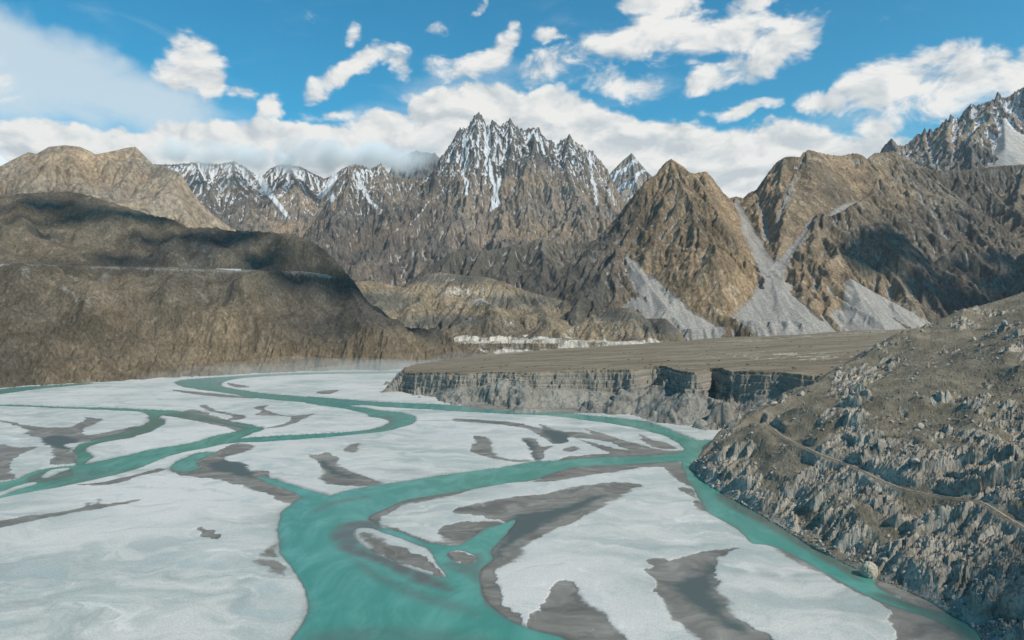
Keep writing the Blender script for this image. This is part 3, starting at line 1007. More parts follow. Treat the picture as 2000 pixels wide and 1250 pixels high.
    grid_mesh(name, MX, MY, MZ, mat, dict(snow=sn, scree=msc, tint=np.clip(ti, 0, 1), dark=np.clip(-ti * 1.2, 0, 0.6)), keep=MZ > floor)
    print(name, MX.shape, round(time.time() - T0, 1))
    return g, Z


m_rockA = rock_mat("peak_rock", (0.125, 0.112, 0.098), (0.215, 0.178, 0.138), (0.38, 0.335, 0.28), (0.37, 0.34, 0.30), 260, light_amt=0.45)
m_rockB = rock_mat("golden_rock", (0.125, 0.102, 0.075), (0.225, 0.180, 0.128), (0.42, 0.38, 0.31), (0.285, 0.270, 0.245), 150, light_amt=0.6)
m_rockC = rock_mat("far_grey_rock", (0.17, 0.15, 0.13), (0.27, 0.23, 0.18), (0.38, 0.33, 0.27), (0.38, 0.36, 0.33), 200)
m_rockD = rock_mat("hill_earth", (0.088, 0.077, 0.058), (0.138, 0.120, 0.093), (0.27, 0.242, 0.195), (0.29, 0.28, 0.25), 90, light_amt=0.45, grain=0.85)
m_rockL = rock_mat("pale_hill_rock", (0.21, 0.175, 0.135), (0.31, 0.26, 0.20), (0.40, 0.35, 0.28), (0.30, 0.26, 0.21), 300, light_amt=0.5)

# --- cathedral-like peaks
KSKY = [(585, 470), (610, 440), (640, 395), (668, 352), (680, 330), (700, 322), (720, 332), (745, 322), (765, 345), (790, 352), (820, 350), (838, 345), (850, 332), (862, 308), (872, 296), (885, 275), (893, 262), (899, 250), (903, 256), (910, 252), (917, 247),
        (923, 234), (930, 226), (935, 220), (939, 226), (945, 234), (950, 246), (956, 248), (963, 235), (968, 242), (975, 248), (984, 246), (990, 240), (997, 231), (1003, 244), (1010, 252), (1022, 256), (1035, 252), (1050, 250), (1057, 262), (1068, 274),
        (1078, 276), (1087, 286), (1095, 276), (1105, 272), (1112, 262), (1117, 272), (1127, 280), (1138, 288), (1148, 298), (1156, 296), (1165, 308), (1175, 318), (1184, 330), (1192, 345), (1215, 390), (1260, 440)]
KD = [(585, 7800), (640, 8200), (700, 8600), (800, 8800), (900, 9000), (1050, 9000), (1190, 8900), (1260, 8600)]
kcrest = [(x, y, np.interp(x, [q[0] for q in KD], [q[1] for q in KD])) for x, y in KSKY]
kspurs = [
    [(935, 222, 9000), (925, 300, 8500), (905, 370, 7900), (885, 440, 7300), (855, 510, 6600), (840, 560, 6200)],
    [(885, 277, 8950), (860, 350, 8400), (815, 410, 7800), (760, 470, 7100), (715, 530, 6500), (690, 570, 6200)],
    [(690, 328, 8600), (672, 390, 7900), (645, 440, 7300), (610, 490, 6700), (590, 530, 6300)],
    [(745, 324, 8700), (748, 390, 8000), (770, 430, 7500), (720, 490, 6900), (680, 540, 6400)],
    [(860, 350, 8400), (850, 420, 7700), (825, 470, 7100), (800, 530, 6500)],
    [(963, 236, 9000), (960, 300, 8500), (945, 360, 8100), (930, 420, 7600), (920, 480, 7000), (905, 540, 6400)],
    [(997, 233, 9000), (1000, 300, 8500), (985, 350, 8100), (975, 400, 7700), (985, 460, 7100), (975, 520, 6600)],
    [(1050, 252, 9000), (1035, 290, 8500), (1022, 350, 8100), (1030, 410, 7600), (1040, 470, 7100), (1035, 530, 6600)],
    [(1078, 276, 9000), (1062, 330, 8300), (1075, 380, 7900), (1090, 430, 7500), (1095, 490, 6900), (1095, 540, 6500)],
    [(1112, 264, 9000), (1105, 320, 8400), (1125, 365, 8000), (1135, 420, 7500), (1140, 480, 7000)],
    [(1148, 300, 9000), (1155, 345, 8500), (1165, 390, 8000), (1180, 440, 7500), (1190, 500, 6900)],
    [(1184, 332, 8900), (1190, 370, 8400), (1215, 420, 7900), (1230, 470, 7400)],
    [(820, 352, 8800), (800, 380, 8300), (790, 420, 7800), (800, 440, 7500)],
    [(640, 397, 8200), (610, 460, 7500), (560, 520, 6700)],
]


def ksnow(X, Y, Z, sl, c, c2, px, py):
    lev = np.interp(px, [600, 700, 850, 920, 960, 1010, 1060, 1110, 1180, 1260], [395, 385, 345, 345, 355, 310, 300, 350, 345, 360])
    hh = (lev - py) / 70.0 + 0.35
    s = 0.13 + 0.45 * np.clip(hh, -1.5, 1.0) + 0.30 * np.clip(c / 10.0, -1, 1) + 0.16 * np.clip(c2 / 80.0, -1, 1) - 0.10 * (sl - 1.2) + 0.25 * fbm(X, Y + Z, 130, 5, 5, .65)
    # open couloirs keep their snow far below the rest
    for pts, wd, st in (([(948, 262), (958, 330), (960, 350), (975, 395), (960, 410), (975, 352)], 3.6, 1.0), ([(905, 265), (912, 300), (907, 345), (913, 380)], 3.0, .8),
                        ([(1150, 310), (1160, 370), (1165, 400)], 3.0, .75), ([(700, 340), (715, 380), (735, 405)], 4, .8), ([(660, 340), (640, 365), (650, 390)], 6, .9),
                        ([(1180, 350), (1200, 400)], 3, .5), ([(800, 440), (840, 395), (880, 365)], 2, .5), ([(1045, 255), (1063, 300)], 4, .7)):
        wgl = L3([(a, b, 1000) for a, b in pts])
        uu = (px + 6 * fbm(px, py, 30, 3, 8))
        d = np.full(px.shape, 1e9)
        for i in range(len(pts) - 1):
            (ax, ay), (bx, by) = pts[i], pts[i + 1]
            L = (bx - ax) ** 2 + (by - ay) ** 2
            t = np.clip(((uu - ax) * (bx - ax) + (py - ay) * (by - ay)) / L, 0, 1)
            d = np.minimum(d, np.hypot(uu - ax - t * (bx - ax), py - ay - t * (by - ay)))
        s = np.maximum(s, st * (1 - sstep(d, wd * 0.5, wd * 1.6)))
    return np.clip(s, 0, 1)


def kscree(X, Y, Z, sl, c, c2, px, py):
    return np.clip(sstep(c, 6, 16) * 0.75 * (fbm(X, Y, 260, 3, 31) > -0.1), 0, 1)


massif("mountain", kcrest, kspurs, (-3800, 2400, 5800, 10000, 13), 13, (540, 1300, 760, 6000, 9800, 520, 1.0), m_rockA, warp=90, warpwl=500, ramp_=95, rwl=300,
       ner=12000, seed=3, cslope=1.9, sslope=1.45, fine=(34, 90), snowfn=ksnow, screefn=kscree, skyfix=KSKY, jag=1.2, floor=-20, flute=36)

# --- striped grey peak right of the cathedral
PSKY = [(1150, 420), (1175, 360), (1195, 335), (1215, 315), (1233, 300), (1245, 315), (1262, 335), (1275, 348), (1300, 370), (1340, 420)]
massif("mountain", [(x, y, 10500) for x, y in PSKY], [[(1233, 301, 10500), (1240, 360, 9900), (1250, 420, 9300)], [(1195, 336, 10500), (1200, 400, 9800)]],
       (900, 2800, 9000, 11200, 14), 14, (1140, 1350, 220, 9100, 11000, 200, 1.0), m_rockC, warp=60, ramp_=90, ner=20000, seed=11, cslope=1.7, sslope=1.4, fine=(30, 90),
       skyfix=PSKY, snowfn=lambda X, Y, Z, sl, c, c2, px, py: np.clip(0.30 + 0.8 * (np.sin((px * 0.8 + py * 1.1) * 0.17 + 2 * fbm(X, Y, 300, 3, 2)) > 0.55) * (py < 390) - 0.2 + 0.3 * np.clip(c / 10, -1, 1), 0, 1),
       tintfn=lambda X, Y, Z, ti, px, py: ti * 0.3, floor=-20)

# --- blue shaded peak behind, on the left of the cathedral
BSKY = [(735, 400), (765, 328), (775, 308), (783, 312), (800, 300), (815, 297), (835, 298), (850, 302), (880, 325), (920, 380)]
massif("mountain", [(x, y, 13000) for x, y in BSKY], [[(830, 293, 13000), (815, 340, 12400), (800, 400, 11700)], [(775, 306, 13000), (765, 360, 12300)]],
       (-3200, -300, 11300, 13800, 18), 18, (725, 930, 160, 11500, 13600, 150, 1.0), m_rockC, warp=60, ramp_=120, ner=15000, seed=12, cslope=1.6, sslope=1.3, fine=(30, 100),
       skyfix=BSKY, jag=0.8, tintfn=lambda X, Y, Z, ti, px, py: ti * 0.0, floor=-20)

# --- snowy mountains under the cloud bank
LSKY = [(240, 335), (300, 322), (340, 323), (385, 318), (430, 322), (458, 316), (480, 326), (497, 340), (515, 345), (530, 330), (548, 322), (568, 324), (590, 327), (610, 338), (635, 350), (655, 342), (668, 332), (690, 322), (720, 330), (745, 345)]
lspurs = [[(385, 320, 11000), (400, 370, 10200), (430, 420, 9400), (450, 450, 9000)], [(458, 318, 11000), (455, 360, 10200), (490, 410, 9500), (530, 440, 9000)],
          [(568, 326, 11000), (578, 365, 10200), (590, 410, 9500), (610, 450, 8900)], [(690, 324, 11000), (670, 360, 10400), (640, 405, 9700)], [(458, 318, 11000), (420, 355, 10300), (400, 400, 9500)],
          [(568, 326, 11000), (545, 360, 10400), (540, 390, 9900)]]


def lsnow(X, Y, Z, sl, c, c2, px, py):
    s = 0.24 + 0.45 * np.clip((392 - py) / 60., -1.3, 1) + 0.32 * np.clip(c / 12., -1, 1) + 0.2 * np.clip(c2 / 90., -1, 1) + 0.25 * fbm(X, Y + Z, 160, 5, 5, .65)
    for pts in ([(505, 340), (520, 370), (545, 400), (565, 425)], [(655, 345), (640, 370), (625, 385)]):
        for i in range(len(pts) - 1):
            (ax, ay), (bx, by) = pts[i], pts[i + 1]
            L = (bx - ax) ** 2 + (by - ay) ** 2
            t = np.clip(((px - ax) * (bx - ax) + (py - ay) * (by - ay)) / L, 0, 1)
            d = np.hypot(px - ax - t * (bx - ax), py - ay - t * (by - ay))
            wd = 9 if py is not None else 9
            s = np.maximum(s, 1 - sstep(d, 3, 11 - 0.08 * np.clip(py - 340, 0, 100)))
    return np.clip(s, 0, 1)


massif("mountain", [(x, y, 11000) for x, y in LSKY], lspurs, (-7000, -1900, 8600, 11700, 16), 16, (230, 740, 460, 8800, 11500, 330, 1.0), m_rockA, warp=80, ramp_=70, rwl=300,
       ner=12000, seed=21, cslope=1.6, sslope=1.3, fine=(40, 110), snowfn=lsnow, skyfix=LSKY, jag=0.45, floor=-20, flute=20)

# --- far snow peak at the left edge
SSKY = [(-120, 300), (-60, 270), (-20, 285), (0, 300), (18, 313), (40, 340), (60, 380)]
massif("mountain", [(x, y, 12000) for x, y in SSKY], [[(-60, 271, 12000), (-40, 340, 11300)]], (-11500, -7500, 10500, 12800, 25), 25, (-150, 70, 100, 10700, 12700, 90, 1.0), m_rockC,
       warp=40, ramp_=60, ner=0, seed=23, cslope=1.4, sslope=1.2, fine=(20, 90), snowfn=lambda X, Y, Z, sl, c, c2, px, py: np.full(X.shape, 0.95), skyfix=SSKY, floor=-20)

# --- pale brown mountains behind the left hill
QSKY = [(-200, 330), (-100, 340), (0, 328), (25, 315), (60, 298), (75, 302), (100, 288), (130, 285), (160, 288), (180, 297), (190, 303), (225, 296), (250, 290), (268, 288), (285, 305), (300, 322), (330, 328), (352, 338), (365, 355), (380, 380), (400, 405), (425, 425), (445, 440), (500, 475), (560, 520)]
QD = [(-200, 5200), (0, 5100), (130, 5000), (268, 5200), (352, 4700), (445, 4300), (560, 4000)]
qc = [(x, y, np.interp(x, [q[0] for q in QD], [q[1] for q in QD])) for x, y in QSKY]
massif("mountain", qc, [[(130, 286, 5000), (120, 340, 4600), (80, 400, 4100), (40, 450, 3700)], [(268, 289, 5200), (250, 340, 4800), (200, 400, 4300), (180, 450, 3900)], [(352, 339, 4700), (300, 380, 4300), (270, 440, 3800)],
                        [(60, 299, 5100), (20, 370, 4500), (-20, 430, 4000)], [(130, 286, 5000), (170, 350, 4500), (140, 420, 4000)]],
       (-6400, -700, 3300, 5900, 13), 13, (-200, 600, 560, 3400, 5800, 330, 1.0), m_rockL, warp=120, warpwl=700, ramp_=120, rwl=600, ner=12000, seed=31, sp1=(400, 700, 0.7, 0.9), sp2=(150, 260, 0.75, 1.0), cslope=0.95, sslope=0.75, fine=(9, 70),
       skyfix=QSKY, floor=-20, er=0.25)

# --- right: high jagged snowy ridge
HSKY = [(1700, 330), (1720, 290), (1738, 271), (1750, 285), (1765, 286), (1775, 278), (1788, 262), (1796, 264), (1802, 250), (1807, 262), (1812, 250), (1817, 262), (1823, 252), (1830, 250), (1836, 240), (1848, 236), (1852, 224), (1860, 232), (1868, 236), (1878, 218), (1890, 206), (1905, 208),
        (1915, 205), (1925, 200), (1936, 196), (1944, 182), (1952, 194), (1962, 192), (1980, 180), (2000, 168), (2060, 140), (2140, 110), (2250, 130)]
hcrest = [(x, y, 6600 - 0.6 * (x - 1700)) for x, y in HSKY]
hspurs = [[(1738, 272, 6570), (1760, 310, 6100), (1800, 350, 5500)], [(1802, 251, 6540), (1810, 300, 6000), (1830, 340, 5500)], [(1852, 225, 6510), (1850, 270, 6000), (1870, 320, 5500)],
          [(1890, 207, 6490), (1900, 250, 6000), (1930, 300, 5600), (1950, 330, 5300)], [(1944, 183, 6450), (1925, 230, 6000), (1900, 280, 5600), (1900, 320, 5300)], [(2000, 169, 6420), (2010, 240, 5900), (2040, 300, 5400)],
          [(2100, 125, 6360), (2060, 220, 5800), (2040, 300, 5300)]]


def hsnow(X, Y, Z, sl, c, c2, px, py):
    s = 0.22 + 0.30 * np.clip((300 - py) / 60., -1.3, 1) * sstep(px, 1780, 1900) + 0.10 + 0.30 * np.clip(c / 10., -1, 1) + 0.2 * np.clip(c2 / 60., -1, 1) + 0.2 * fbm(X, Y + Z, 120, 5, 5, .65) - 0.12
    return np.clip(s, 0, 1)


massif("mountain", hcrest, hspurs, (3000, 6700, 4900, 7300, 12), 12, (1690, 2260, 520, 5100, 7200, 330, 1.0), m_rockC, warp=60, ramp_=50, rwl=220, ner=12000, seed=41, cslope=1.7, sslope=1.35,
       fine=(30, 80), snowfn=hsnow, skyfix=HSKY, jag=1.0, floor=-20, flute=16, cones=[([(1960, 235, 6000), (1965, 290, 5500)], 0.7)])

# --- golden cone and right massif above the scree fans
CSKY = [(740, 590), (790, 556), (812, 540), (830, 524), (860, 508), (880, 494), (910, 488), (950, 490), (985, 484), (1000, 478), (1030, 478), (1045, 468), (1062, 464), (1080, 474), (1100, 478), (1120, 476), (1150, 474), (1168, 466), (1185, 446), (1205, 424), (1225, 396), (1245, 372),
        (1262, 352), (1280, 342), (1292, 325), (1303, 315), (1310, 311), (1320, 318), (1330, 324), (1336, 328), (1345, 338), (1358, 340), (1366, 337), (1378, 336), (1388, 346), (1400, 362), (1412, 378), (1424, 388), (1435, 384), (1450, 388), (1460, 378), (1475, 372), (1490, 350),
        (1500, 336), (1515, 318), (1530, 308), (1548, 307), (1560, 308), (1566, 300), (1576, 294), (1590, 297), (1610, 303), (1622, 304), (1640, 306), (1655, 302), (1672, 301), (1684, 306), (1690, 312), (1705, 300), (1718, 300), (1740, 296), (1770, 312), (1800, 330),
        (1840, 335), (1890, 332), (1950, 325), (2000, 322), (2100, 300), (2250, 270)]
CD = [(740, 3800), (880, 4050), (1060, 4150), (1310, 4050), (1424, 4300), (1576, 4300), (1690, 4500), (1740, 4700), (1800, 4800), (2000, 4700), (2250, 4300)]
ccrest = [(x, y, np.interp(x, [q[0] for q in CD], [q[1] for q in CD])) for x, y in CSKY]
cspurs = [
    [(1310, 312, 4050), (1322, 350, 3850), (1342, 376, 3680), (1350, 430, 3450), (1372, 465, 3280), (1403, 478, 3150), (1440, 525, 3000), (1478, 572, 2880), (1500, 610, 2790)],
    [(1403, 478, 3150), (1385, 540, 2960), (1400, 600, 2800), (1415, 640, 2720)],
    [(1403, 478, 3150), (1430, 560, 2900), (1450, 620, 2770)],
    [(1350, 430, 3450), (1335, 500, 3200), (1355, 560, 3000), (1385, 605, 2850)],
    [(1310, 312, 4050), (1290, 370, 3850), (1270, 430, 3650), (1262, 480, 3500)],
    [(1262, 352, 4070), (1238, 420, 3800), (1207, 488, 3400), (1190, 540, 3150), (1180, 600, 2950)],
    [(1207, 488, 3400), (1226, 550, 3150), (1240, 600, 2950), (1255, 640, 2800)],
    [(1207, 488, 3400), (1160, 540, 3150), (1130, 590, 2980)],
    [(1168, 466, 4080), (1140, 510, 3750), (1110, 555, 3450), (1090, 600, 3200)],
    [(1062, 465, 4150), (1055, 505, 3900), (1045, 550, 3650)],
    [(1000, 479, 4120), (990, 520, 3900), (985, 560, 3700)],
    [(940, 490, 4080), (925, 525, 3900), (915, 560, 3700)],
    [(880, 495, 4050), (860, 530, 3880), (850, 570, 3700)],
    [(1378, 337, 4120), (1400, 400, 3850), (1430, 440, 3600), (1450, 500, 3300)],
    [(1576, 295, 4300), (1562, 350, 4050), (1545, 410, 3750), (1532, 470, 3450), (1520, 500, 3300)],
    [(1500, 337, 4270), (1492, 400, 3980), (1500, 450, 3750)],
    [(1530, 309, 4280), (1525, 370, 4020), (1512, 440, 3700)],
    [(1640, 307, 4400), (1622, 370, 4080), (1602, 440, 3700), (1578, 500, 3350), (1570, 550, 3080), (1590, 600, 2880)],
    [(1602, 440, 3700), (1630, 500, 3350), (1620, 560, 3050), (1610, 600, 2880)],
    [(1690, 313, 4500), (1700, 380, 4150), (1690, 440, 3800), (1660, 500, 3450), (1650, 550, 3200)],
    [(1740, 297, 4700), (1775, 360, 4350), (1790, 420, 4000), (1770, 490, 3650), (1750, 550, 3350), (1740, 610, 3050)],
    [(1775, 360, 4350), (1840, 400, 4200), (1860, 460, 3850), (1840, 540, 3450), (1830, 620, 3050)],
    [(1840, 400, 4200), (1910, 420, 4150), (1940, 480, 3800), (1930, 560, 3400)],
    [(2000, 322, 4700), (1990, 400, 4300), (2020, 470, 3800), (2010, 560, 3300)],
    [(2250, 270, 4300), (2230, 400, 3600), (2200, 500, 3000), (2160, 560, 2600)],
]
cchutes = [([(1436, 388, 4280, 10), (1448, 415, 4080, 22), (1460, 445, 3850, 32), (1480, 483, 3550, 42), (1500, 522, 3270, 42), (1514, 556, 3060, 42)], 1.15),
           ([(1590, 440, 3750, 8), (1572, 466, 3580, 16), (1545, 495, 3400, 26), (1520, 528, 3230, 30)], 1.2),
           ([(1224, 480, 3520, 4), (1232, 500, 3420, 14), (1245, 522, 3310, 28)], 1.1),
           ([(1238, 512, 3360, 15), (1262, 552, 3150, 60), (1302, 600, 2930, 95), (1348, 640, 2780, 135)], 0.9),
           ([(1508, 540, 3150, 35), (1520, 585, 2950, 105), (1526, 625, 2800, 190)], 0.9),
           ([(1664, 548, 3110, 15), (1680, 582, 2960, 60), (1690, 615, 2830, 130)], 0.9),
           ([(1690, 392, 4150, 10), (1650, 418, 3950, 25), (1610, 446, 3720, 20)], 0.9),
                      ([(1475, 370, 4230, 4), (1492, 420, 3950, 12), (1498, 470, 3640, 16)], 1.5), ([(1560, 330, 4200, 4), (1540, 380, 3950, 14), (1520, 440, 3680, 12)], 1.5),
           ([(1760, 300, 4680, 6), (1800, 370, 4300, 9), (1835, 430, 4020, 10), (1850, 470, 3850, 12)], .9)]
ccones = [([(1506, 535, 3190), (1514, 560, 3050), (1522, 588, 2930)], 0.62), ([(1236, 508, 3380), (1262, 550, 3160), (1300, 598, 2940), (1345, 638, 2790)], 0.62), ([(1664, 545, 3120), (1682, 585, 2950)], 0.62),
          ([(1745, 590, 3030), (1750, 605, 2970)], 0.62), ([(1352, 630, 2830), (1356, 645, 2770)], 0.6)]


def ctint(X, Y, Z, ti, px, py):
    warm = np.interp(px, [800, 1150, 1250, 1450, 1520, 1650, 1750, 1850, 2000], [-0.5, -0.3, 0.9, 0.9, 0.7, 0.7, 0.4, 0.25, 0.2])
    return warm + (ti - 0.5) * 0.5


def cscree(X, Y, Z, sl, c, c2, px, py):
    return np.clip(sstep(c, 3.2, 8) * 0.8 * (fbm(X, Y, 200, 3, 31) > 0.0), 0, 1)


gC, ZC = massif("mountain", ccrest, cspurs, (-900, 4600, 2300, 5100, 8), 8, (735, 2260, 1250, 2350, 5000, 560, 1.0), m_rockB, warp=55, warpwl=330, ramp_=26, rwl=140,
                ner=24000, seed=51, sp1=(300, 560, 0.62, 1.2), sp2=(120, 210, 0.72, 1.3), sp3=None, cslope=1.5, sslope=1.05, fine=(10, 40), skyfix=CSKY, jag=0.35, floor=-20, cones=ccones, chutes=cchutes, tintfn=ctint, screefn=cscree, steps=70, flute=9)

# ---------------------------------------------------------------- hills between a shore line and a crest
def two_curve(shore, crest, X, Y, fpow, back=0.6):
    """height from a foot line up to a crest line; shore and crest are 3-D polylines"""
    ds, zs = pdist(shore, X, Y)
    dc, zc = pdist(crest, X, Y)
    # which side of the crest
    side = np.zeros(X.shape, np.float32)
    best = np.full(X.shape, 1e12, np.float32)
    for i in range(len(crest) - 1):
        ax, ay = crest[i][:2]
        bx, by = crest[i + 1][:2]
        ex, ey = bx - ax, by - ay
        L = ex * ex + ey * ey + 1e-9
        t = np.clip(((X - ax) * ex + (Y - ay) * ey) / L, 0, 1)
        d = (X - ax - t * ex) ** 2 + (Y - ay - t * ey) ** 2
        cr = ex * (Y - ay) - ey * (X - ax)
        m = d < best
        side = np.where(m, np.sign(cr), side)
        best = np.where(m, d, best)
    t = ds / (ds + dc + 1e-6)
    zf = zs + (zc - zs) * fpow(t)
    zb = zc - back * dc
    return zf, zb, side, ds, dc, t


print('hills', time.time() - T0)

# left hill -----------------------------------------------------------------
lsh = smooth_open([(*G(-420, 800), 0), (*G(-200, 783), 0), (*G(0, 762), 0), (*G(100, 752.5), 0), (*G(250, 745), 0), (*G(350, 739), 0), (*G(500, 731), 0), (*G(610, 726.5), 0), (*G(700, 725), 0), (*G(790, 724), 0), (-120, 2450, 0), (60, 2700, 0), (260, 3100, 0)], 3)
LHS = [(-420, 400), (-200, 385), (-60, 392), (0, 382), (60, 378), (130, 374), (170, 380), (215, 395), (260, 408), (300, 422), (340, 428), (362, 442), (380, 446), (425, 444), (440, 450), (480, 452), (530, 453), (560, 456), (590, 464), (620, 478), (650, 502), (672, 528), (690, 548), (715, 575), (760, 620), (800, 655)]
lcr = L3([(-420, 400, 2500), (-200, 385, 2700), (-60, 392, 2800), (60, 378, 2850), (130, 374, 2850), (215, 395, 2800), (300, 422, 2750), (370, 446, 2750), (425, 444, 2700), (530, 453, 2650), (590, 464, 2600), (620, 478, 2580), (650, 502, 2560), (690, 548, 2540), (715, 575, 2560), (752, 615, 2620), (785, 652, 2720), (808, 685, 2850), (825, 712, 2950)])
gL = Grid(-3000, 500, 1300, 3600, 8)


def lprof(t):
    # steep rocky foot, bench where the road runs, gentler top
    return np.interp(t, [0, 0.28, 0.52, 0.60, 1.0], [0, 0.36, 0.60, 0.655, 1.0])


wxx = fbm(gL.X, gL.Y, 330, 4, 61) * 45
wyy = fbm(gL.X, gL.Y, 330, 4, 67) * 45
zf, zb, side, ds, dc, tt = two_curve(lsh, lcr, gL.X + wxx * 0, gL.Y + wyy * 0, lprof)
insideL = np.where(side < 0, 1, 0)
# points behind the crest (further than it) use the back slope
behind = (side > 0)
ZL = np.where(behind, zb, zf)
# points on the water side of the foot
pl = sdist(np.vstack([lsh[:, :2], [[700, 4200], [-6000, 4200], [-6000, 1000]]]), gL.X, gL.Y, 400)
ZL = np.where(pl < 0, -6 + pl * 0.6, ZL)
mid = sstep(tt, 0.03, 0.2) * (1 - 0.75 * sstep(tt, 0.85, 1.0))
g_ = fbm(gL.X + wxx * 2, gL.Y + wyy * 2, 420, 5, 71)
ZL = ZL + (g_ * 46 + (ridged(gL.X + 0.5 * gL.Y + wxx * 2, gL.Y * 0.6 + wyy * 2, 340, 5, 73) - 0.45) * 44) * mid * (pl > 0)
ZL0 = ZL.copy()
ZL = np.clip(erode(ZL, 8, 24000, 60, 5, er=0.2), ZL0 - 20, ZL0 + 6)
ZL = blur(ZL, 2)
py_rows = 2 * 1
MX, MY = proj_grid(-420, 980, 960, 1280 + (3300 - 1280) * np.linspace(0, 1, 620) ** 1.05)
MZ = gL.samp(ZL, MX, MY)
tM = gL.samp(tt.astype(np.float32), MX, MY)
plM = gL.samp(pl, MX, MY)
foot = (1 - sstep(tM, 0.22, 0.40)) * sstep(plM, 2, 25)
MZ = MZ + foot * ((ridged(MX, MY * 0.35, 75, 5, 81, 0.62) - 0.4) * 34 + (ridged(MX + 20, MY * 0.4, 28, 3, 82, 0.6) - 0.4) * 14) + (ridged(MX, MY, 26, 4, 83, 0.6) - 0.4) * 6 * sstep(plM, 2, 30) + 16 * sstep(tM, 0.2, 0.35) * (fbm(MX + MY * 0.6, MY * 0.3 - MX * .15, 120, 4, 84))
# traced ribs running down the slope
def march(px, py, MXg, MYg, MZg):
    """first hit of the pixel ray on a projective-grid height field"""
    u = MXg[0] / MYg[0]
    r = ray(px, py)
    uu = r[0] / r[1]
    j = int(np.clip(np.searchsorted(u, uu), 1, len(u) - 1))
    f = (uu - u[j - 1]) / (u[j] - u[j - 1])
    zc = MZg[:, j - 1] * (1 - f) + MZg[:, j] * f
    ycol = MYg[:, j]
    zr = H + r[2] / r[1] * ycol
    hit = np.nonzero(zc > zr)[0]
    if len(hit) == 0:
        return None
    i = hit[0]
    return np.array([uu * ycol[i], ycol[i], zr[i]])


for rib, am_, wd_ in (([(0, 548), (90, 565), (150, 590), (230, 640), (280, 700)], 22, 70), ([(150, 565), (260, 575), (330, 585), (420, 620), (450, 680)], 20, 60), ([(480, 555), (560, 560), (640, 590), (700, 640), (740, 690)], 30, 75),
                      ([(560, 480), (620, 520), (680, 575), (740, 630), (790, 680)], 34, 70), ([(380, 455), (400, 490), (430, 515)], 14, 50), ([(200, 420), (260, 460), (330, 505)], 18, 70), ([(20, 420), (60, 470), (130, 505)], 14, 60)):
    q_ = [march(a_, b_, MX, MY, MZ) for a_, b_ in rib]
    q_ = smooth_open([v for v in q_ if v is not None], 4)
    dd_, _ = pdist(q_, MX + 25 * fbm(MX, MY, 120, 4, 201), MY + 25 * fbm(MX, MY, 120, 4, 202))
    MZ = MZ + am_ * np.clip(1 - dd_ / wd_, 0, 1) ** 1.2 - 0.45 * am_ * np.exp(-((dd_ - wd_ * 1.25) / (wd_ * .45)) ** 2)
# road bench
ROAD = [(-200, 512), (0, 515), (60, 516.5), (130, 519), (220, 520.5), (300, 523), (380, 525.5), (470, 527), (540, 528.5), (600, 531), (640, 538)]


def march(px, py, MXg, MYg, MZg):
    """first hit of the pixel ray on a projective-grid height field"""
    u = MXg[0] / MYg[0]
    r = ray(px, py)
    uu = r[0] / r[1]
    j = int(np.clip(np.searchsorted(u, uu), 1, len(u) - 1))
    f = (uu - u[j - 1]) / (u[j] - u[j - 1])
    zc = MZg[:, j - 1] * (1 - f) + MZg[:, j] * f
    ycol = MYg[:, j]
    zr = H + r[2] / r[1] * ycol
    hit = np.nonzero(zc > zr)[0]
    if len(hit) == 0:
        return None
    i = hit[0]
    return np.array([uu * ycol[i], ycol[i], zr[i]])


def ksm(a, n):
    k = np.ones(n) / n
    return np.convolve(np.pad(a, n // 2, mode='edge'), k, 'valid')[:len(a)]


rp = []
for px in np.arange(-180, 645, 6.0):
    py = np.interp(px, [q[0] for q in ROAD], [q[1] for q in ROAD])
    h_ = march(px, py, MX, MY, MZ)
    if h_ is not None and h_[2] > 150:
        rp.append(h_)
rp = np.array(rp)
rp[:, 1] = ksm(rp[:, 1], 9)
rp[:, 2] = ksm(rp[:, 2], 9)
# keep the line on its pixels while smoothing the depth
for i, q in enumerate(rp):
    pxq = -180 + 6.0 * i
dR, zR = pdist(rp, MX, MY)
kR = 1 - sstep(dR, 9, 34)
MZ = MZ * (1 - kR) + (zR) * kR
# skyline
upx = MX[0] / MY[0] * F + 1000
cur = (MZ - H) / MY
im = cur.argmax(0)
yr = MY[im, np.arange(MX.shape[1])]
dz = ((600 - np.interp(upx, [q[0] for q in LHS], [q[1] for q in LHS])) / F - cur.max(0)) * yr
dz = np.clip(dz, -80, 80) * (1 - sstep(upx, 660, 760))
dz = ksm(dz, 15)
yr = ksm(yr, 81)
MZ = MZ + dz[None, :] * np.exp(-((MY - yr[None, :]) / 250.) ** 2)
pxM = MX / MY * F + 1000
pyM = 600 - (MZ - H) / MY * F
lt = np.clip(0.55 + 0.45 * fbm(MX, MY, 350, 4, 91), 0, 1)
below = sstep(zR - MZ + 20 * fbm(MX, MY, 60, 3, 93), 5, 30) * (1 - sstep(zR - MZ, 60, 160)) * sstep(dR, 0, 10)
lscree = np.clip(below * (0.35 + 0.9 * fbm(MX, MY * 0.4, 150, 4, 95)), 0, 1)
diag = fbm((MX + 1.2 * (MZ)) * 0.5, (MX * 0.25 + MY * 0.1), 30, 4, 97)
zone = sstep(zR - MZ, 0, 12) * (1 - sstep(zR - MZ, 90, 190)) * (dR < 500)
lscree = np.clip(zone * sstep(diag, 0.05, 0.6) * 0.48, 0, 1)
lscree = np.maximum(lscree, 1.0 * np.exp(-((zR - MZ - 7) / 9.0) ** 2) * np.exp(-(dR / 26.0) ** 2) * np.clip(1.0 + 0.8 * fbm(MX, MY, 60, 3, 98), 0.3, 1))
lt = np.clip(lt + 0.25 * foot, 0, 1)
grid_mesh("hill", MX, MY, MZ, m_rockD, dict(snow=np.zeros_like(MZ), scree=lscree, tint=lt), keep=MZ > -5)
LM = (MX, MY, MZ)
